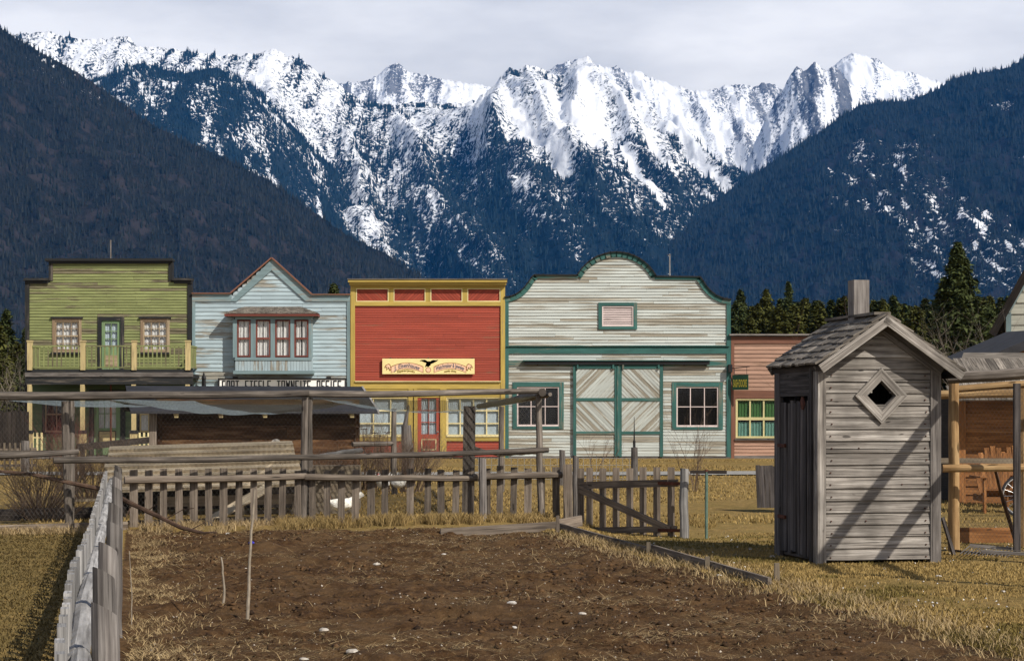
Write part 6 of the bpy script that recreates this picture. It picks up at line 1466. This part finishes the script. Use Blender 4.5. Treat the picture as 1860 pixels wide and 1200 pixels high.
# ------------------------------------------------------------------ grass, straw, clods
def blades(name, x, y, h, wd_, mat, seed, lean=.5, flat=0., z=None):
    rs = np.random.RandomState(seed); n = len(x); z = ground_z(x, y) if z is None else z
    a = rs.rand(n)*6.283; b_ = rs.rand(n)*6.283; ln = h*lean*(.3+rs.rand(n)); hz_ = h*(1-flat*.93)
    p = np.stack([x, y, z-.004], -1); w_ = np.stack([np.cos(a), np.sin(a), a*0], -1)*wd_[:,None] if hasattr(wd_, '__len__') else np.stack([np.cos(a), np.sin(a), a*0], -1)*wd_
    m1 = p + np.stack([np.cos(b_)*ln*.35, np.sin(b_)*ln*.35, hz_*.6], -1); t_ = p + np.stack([np.cos(b_)*ln, np.sin(b_)*ln, hz_], -1)
    V = np.stack([p-w_, p+w_, m1-w_*.7, m1+w_*.7, t_], 1).reshape(-1, 3); b0 = np.arange(n)[:,None]*5
    Fa = np.concatenate([b0+np.array([0,1,3]), b0+np.array([0,3,2]), b0+np.array([2,3,4])])
    rn = rs.rand(n)*.65+.35*fbm(x*.8, y*.8, seed, 3); return tag(bulk(name, V, Fa, mat, np.tile(rn, 3)), kind='stuff')
grm = leafy('grass_blades', (.13,.09,.03), (.38,.265,.10)); grg = leafy('greener_grass_blades', (.065,.052,.014), (.21,.155,.048)); grl = leafy('shade_darkened_grass_blades', (.05,.037,.014), (.15,.11,.042)); strawm = leafy('straw', (.15,.10,.048), (.44,.33,.175))  # shady blades: left lawn's shade is put into their darker colour
rs = np.random.RandomState(1)
def off_house(x, y):
    c, s_ = math.cos(OA), math.sin(OA); u, v = (x-oc.x)*c+(y-oc.y)*s_, -(x-oc.x)*s_+(y-oc.y)*c
    return ~((u > -.02) & (u < OW+.02) & (v > -.02) & (v < OD))
n = 90000; y = 10.5+17.5*rs.rand(n)**1.2; x = soil_line(y) - .15 + rs.rand(n)**1.1*(.27*y+.6-soil_line(y)); k = off_house(x, y) & (inb.shape[0] > 0)
k &= ~((y > 21.5) & (x > 5.0) & (rs.rand(n) > .3)); k &= ~((vn(x*1.1, y*1.1, 3)*.6+vn(x*4, y*3, 7)*.4 < .40) & (rs.rand(n) > .12)); x, y = x[k], y[k]
hh = .012+.022*rs.rand(len(x))*(.6+fbm(x*1.5, y*1.5, 4)); sel = fbm(x*.9, y*.9, 66, 3) > .48
blades('lawn_grass', x[sel], y[sel], hh[sel], .0035+.00015*y[sel], grm, 3); blades('lawn_grass_green', x[~sel], y[~sel], hh[~sel], .0035+.00015*y[~sel], grg, 4)
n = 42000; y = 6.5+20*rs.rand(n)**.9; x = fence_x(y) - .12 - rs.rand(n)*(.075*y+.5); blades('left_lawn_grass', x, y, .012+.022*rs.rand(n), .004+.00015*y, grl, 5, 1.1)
n = 60000; y = 28.5+41*rs.rand(n)**1.4; x = (rs.rand(n)*1.15-.56)*y*.56; k = fbm(x*.35, y*.35, 9, 3) > .44; x, y = x[k], y[k]; k = y < 69.3; x, y = x[k], y[k]; blades('meadow_grass', x, y, .03+.05*rs.rand(len(x))*fbm(x*.5, y*.5, 2), .006+.00022*y, grm, 6)
# tall straw tufts along the fence foot
def along(n, p0, p1, dy0, dy1, sd, clump=3.): 
    rr = np.random.RandomState(sd); p = p0+(p1-p0)*rr.rand(n*3); d = dy0+(dy1-dy0)*rr.rand(n*3); k = vn(p/22., d*1.5, sd)*.6+vn(p/7., d*3, sd)*.4 > .50; p, d = p[k][:n], d[k][:n]; Y_ = 27.2+(p-225)/820*2.6+d; return (p-CX)/F*Y_, Y_
x, y = along(9000, 500, 1010, -1.3, .15, 21); blades('fence_grass', x, y, .07+.16*rs.rand(len(x))*vn(x*1.3, y*1.3, 5), .005, leafy('dry_tuft_grass', (.10,.07,.028), (.40,.28,.115)), 7, .8)
x, y = along(4000, -60, 560, -1.2, .1, 22); blades('fence_grass_left', x, y, .05+.08*rs.rand(len(x)), .005, strawm, 8, 1.0)
x, y = along(2600, 1030, 1300, -1.6, .4, 23); blades('gate_grass', x, y, .03+.07*rs.rand(len(x)), .005, grm, 9, .8)
# grass creeping along the bed edge and up the left fence
n = 7000; y = 11+15*rs.rand(n); x = soil_line(y) + .22*rs.randn(n); blades('edge_grass', x, y, .03+.06*rs.rand(n), .004, strawm, 10, 1.1)
n = 11000; y = 7+19.5*rs.rand(n); x = fence_x(y)+.06 + abs(rs.randn(n))*.32; k = vn(x*2, y*1.2, 31) > .30; blades('bed_side_grass', x[k], y[k], .02+.06*rs.rand(k.sum()), .003, strawm, 11, 1.5, .35)
# straw litter on the soil
n = 120000; y = 8+19.3*rs.rand(n)**1.1; x = fence_x(y)+.1 + rs.rand(n)*(soil_line(y)-fence_x(y)); k = fbm(x*1.1, y*.8, 41, 4) + .22*sstep(22, 27, y) > .40+.24*rs.rand(n); x, y = x[k], y[k]
blades('straw_litter', x, y, .03+.12*rs.rand(len(x))**2, .0027, strawm, 12, 1.7, .85)
n = 1100; y = 8+19*rs.rand(n); x = fence_x(y)+.2 + rs.rand(n)*(soil_line(y)-fence_x(y)-.1); blades('dry_stems', x, y, .05+.20*rs.rand(n)**2, .0026, strawm, 13, 1.5, .6)
# clods and pebbles
def lumps(name, x, y, s_, mat, seed, sink=.35):
    rr = np.random.RandomState(seed); n = len(x); z = ground_z(x, y)
    D = np.array([(1,0,0),(-1,0,0),(0,1,0),(0,-1,0),(0,0,1),(0,0,-1)], float); Fo = np.array([(0,2,4),(2,1,4),(1,3,4),(3,0,4),(2,0,5),(1,2,5),(3,1,5),(0,3,5)])
    V = D[None]*(s_[:,None,None]*(.6+.8*rr.rand(n, 6, 1))) + rr.randn(n, 6, 3)*s_[:,None,None]*.2; V[:,:,2] *= .7
    a = rr.rand(n)*6.28; c, si = np.cos(a)[:,None], np.sin(a)[:,None]; X_, Y_ = V[:,:,0]*c-V[:,:,1]*si, V[:,:,0]*si+V[:,:,1]*c
    V = np.stack([X_+x[:,None], Y_+y[:,None], V[:,:,2]+z[:,None]+s_[:,None]*(.5-sink)], -1)
    Fa = (np.arange(n)[:,None,None]*6+Fo[None]).reshape(-1, 3); return tag(bulk(name, V.reshape(-1,3), Fa, mat, np.repeat(rr.rand(n), 8)), kind='stuff')
n = 15000; y = 8+19*rs.rand(n); x = fence_x(y)+.2 + rs.rand(n)*(soil_line(y)-fence_x(y)-.25); k = fbm(x*1.4, y, 51, 3) > .44; x, y = x[k], y[k]
lumps('soil_clods', x, y, .007+.026*rs.rand(len(x))**3, leafy('soil_clod', (.022,.012,.006), (.105,.058,.026)), 14)
n = 1500; y = 8+19*rs.rand(n); x = fence_x(y)+.2 + rs.rand(n)*(soil_line(y)-fence_x(y)-.2); lumps('pebbles', x, y, .005+.008*rs.rand(n)**2, leafy('pebble', (.18,.145,.11), (.50,.44,.37)), 15, .2)
n = 260; y = 11+17*rs.rand(n); x = soil_line(y) + rs.rand(n)*(.27*y-soil_line(y)); k = off_house(x, y); lumps('lawn_litter', x[k], y[k], .006+.010*rs.rand(k.sum()), leafy('pale_litter', (.4,.38,.36), (.75,.74,.72)), 16, .2)
# single stones and scraps that stand out
def stone(px, py, s_, label, mat='stone', name='stone', cat='stone', flat=.5):
    Y_ = EYE*F/(py-HY); x = P(px, 0, Y_).x; z = gz(x, Y_); s_ *= .72; rr = random.Random(px); q = MB(); n, m_ = 9, 6; ang = rr.random()*3
    pts = {}
    for i in range(n):
        for j in range(m_+1):
            t_, p_ = math.pi*j/m_, 2*math.pi*i/n; k = 1+.28*(rr.random()-.5) if 0 < j < m_ else 1
            s_ = s_; a, b_ = math.sin(t_)*math.cos(p_)*s_*1.35*k, math.sin(t_)*math.sin(p_)*s_*k; pts[i,j] = (x+a*math.cos(ang)-b_*math.sin(ang), Y_+a*math.sin(ang)+b_*math.cos(ang), z+s_*flat*.35+math.cos(t_)*s_*flat*k)
    for i in range(n):
        for j in range(m_): q.face([pts[i,j], pts[i,j+1], pts[(i+1)%n,j+1], pts[(i+1)%n,j]], None, .5, True)
    return tag(q.build(name, M[mat]), label, cat)
stone(413, 966, .075, 'flat white object lying at the foot of the left pickets', 'bone', 'flat_stone')
stone(684, 1017, .055, 'pale rounded stone in the upper middle of the dug bed')
stone(930, 1097, .045, 'whitish stone in the centre of the dug bed', 'bone')
stone(934, 1132, .032, 'small white shell-like chip below the central white stone', 'bone', 'shell')
stone(1057, 1112, .04, 'cream stone right of the centre of the bed')
stone(588, 1132, .05, 'buff clod-like stone in the lower middle left of the bed')
stone(640, 1172, .055, 'tan crumbling stone near the bottom left of the bed')
stone(552, 1182, .035, 'grey flat stone low in the bed left of the tan stone')
stone(806, 1005, .03, 'bluish white scrap in the upper middle of the bed', 'bone', 'paper_scrap', 'scrap')
stone(881, 1017, .028, 'pale scrap in the upper bed right of the bluish one', 'bone', 'paper_scrap', 'scrap')
stone(1306, 1044, .035, 'white stone just inside the right edging board', 'bone')
stone(1230, 1082, .03, 'small white stone in the right part of the bed', 'bone')
stone(760, 1192, .045, 'pale stone at the bottom middle edge of the bed')
stone(1362, 998, .035, 'white feather clump on the shaded grass left of the outhouse', 'bone', 'feather_clump', 'feathers')
stone(1403, 1012, .045, 'pale stone at the foot of the outhouse door side')
stone(1340, 993, .03, 'small white scrap in the shade left of the outhouse', 'bone', 'paper_scrap', 'scrap')
stone(1705, 1046, .035, 'white stone on the bare ground before the pen', 'bone')
stone(1822, 1075, .03, 'white scrap on the grass at the right edge', 'bone', 'paper_scrap', 'scrap')
stone(457, 989, .05, 'bright blue plastic scrap at the foot of the tall cane', 'bluebag', 'plastic_scrap', 'scrap', .6)
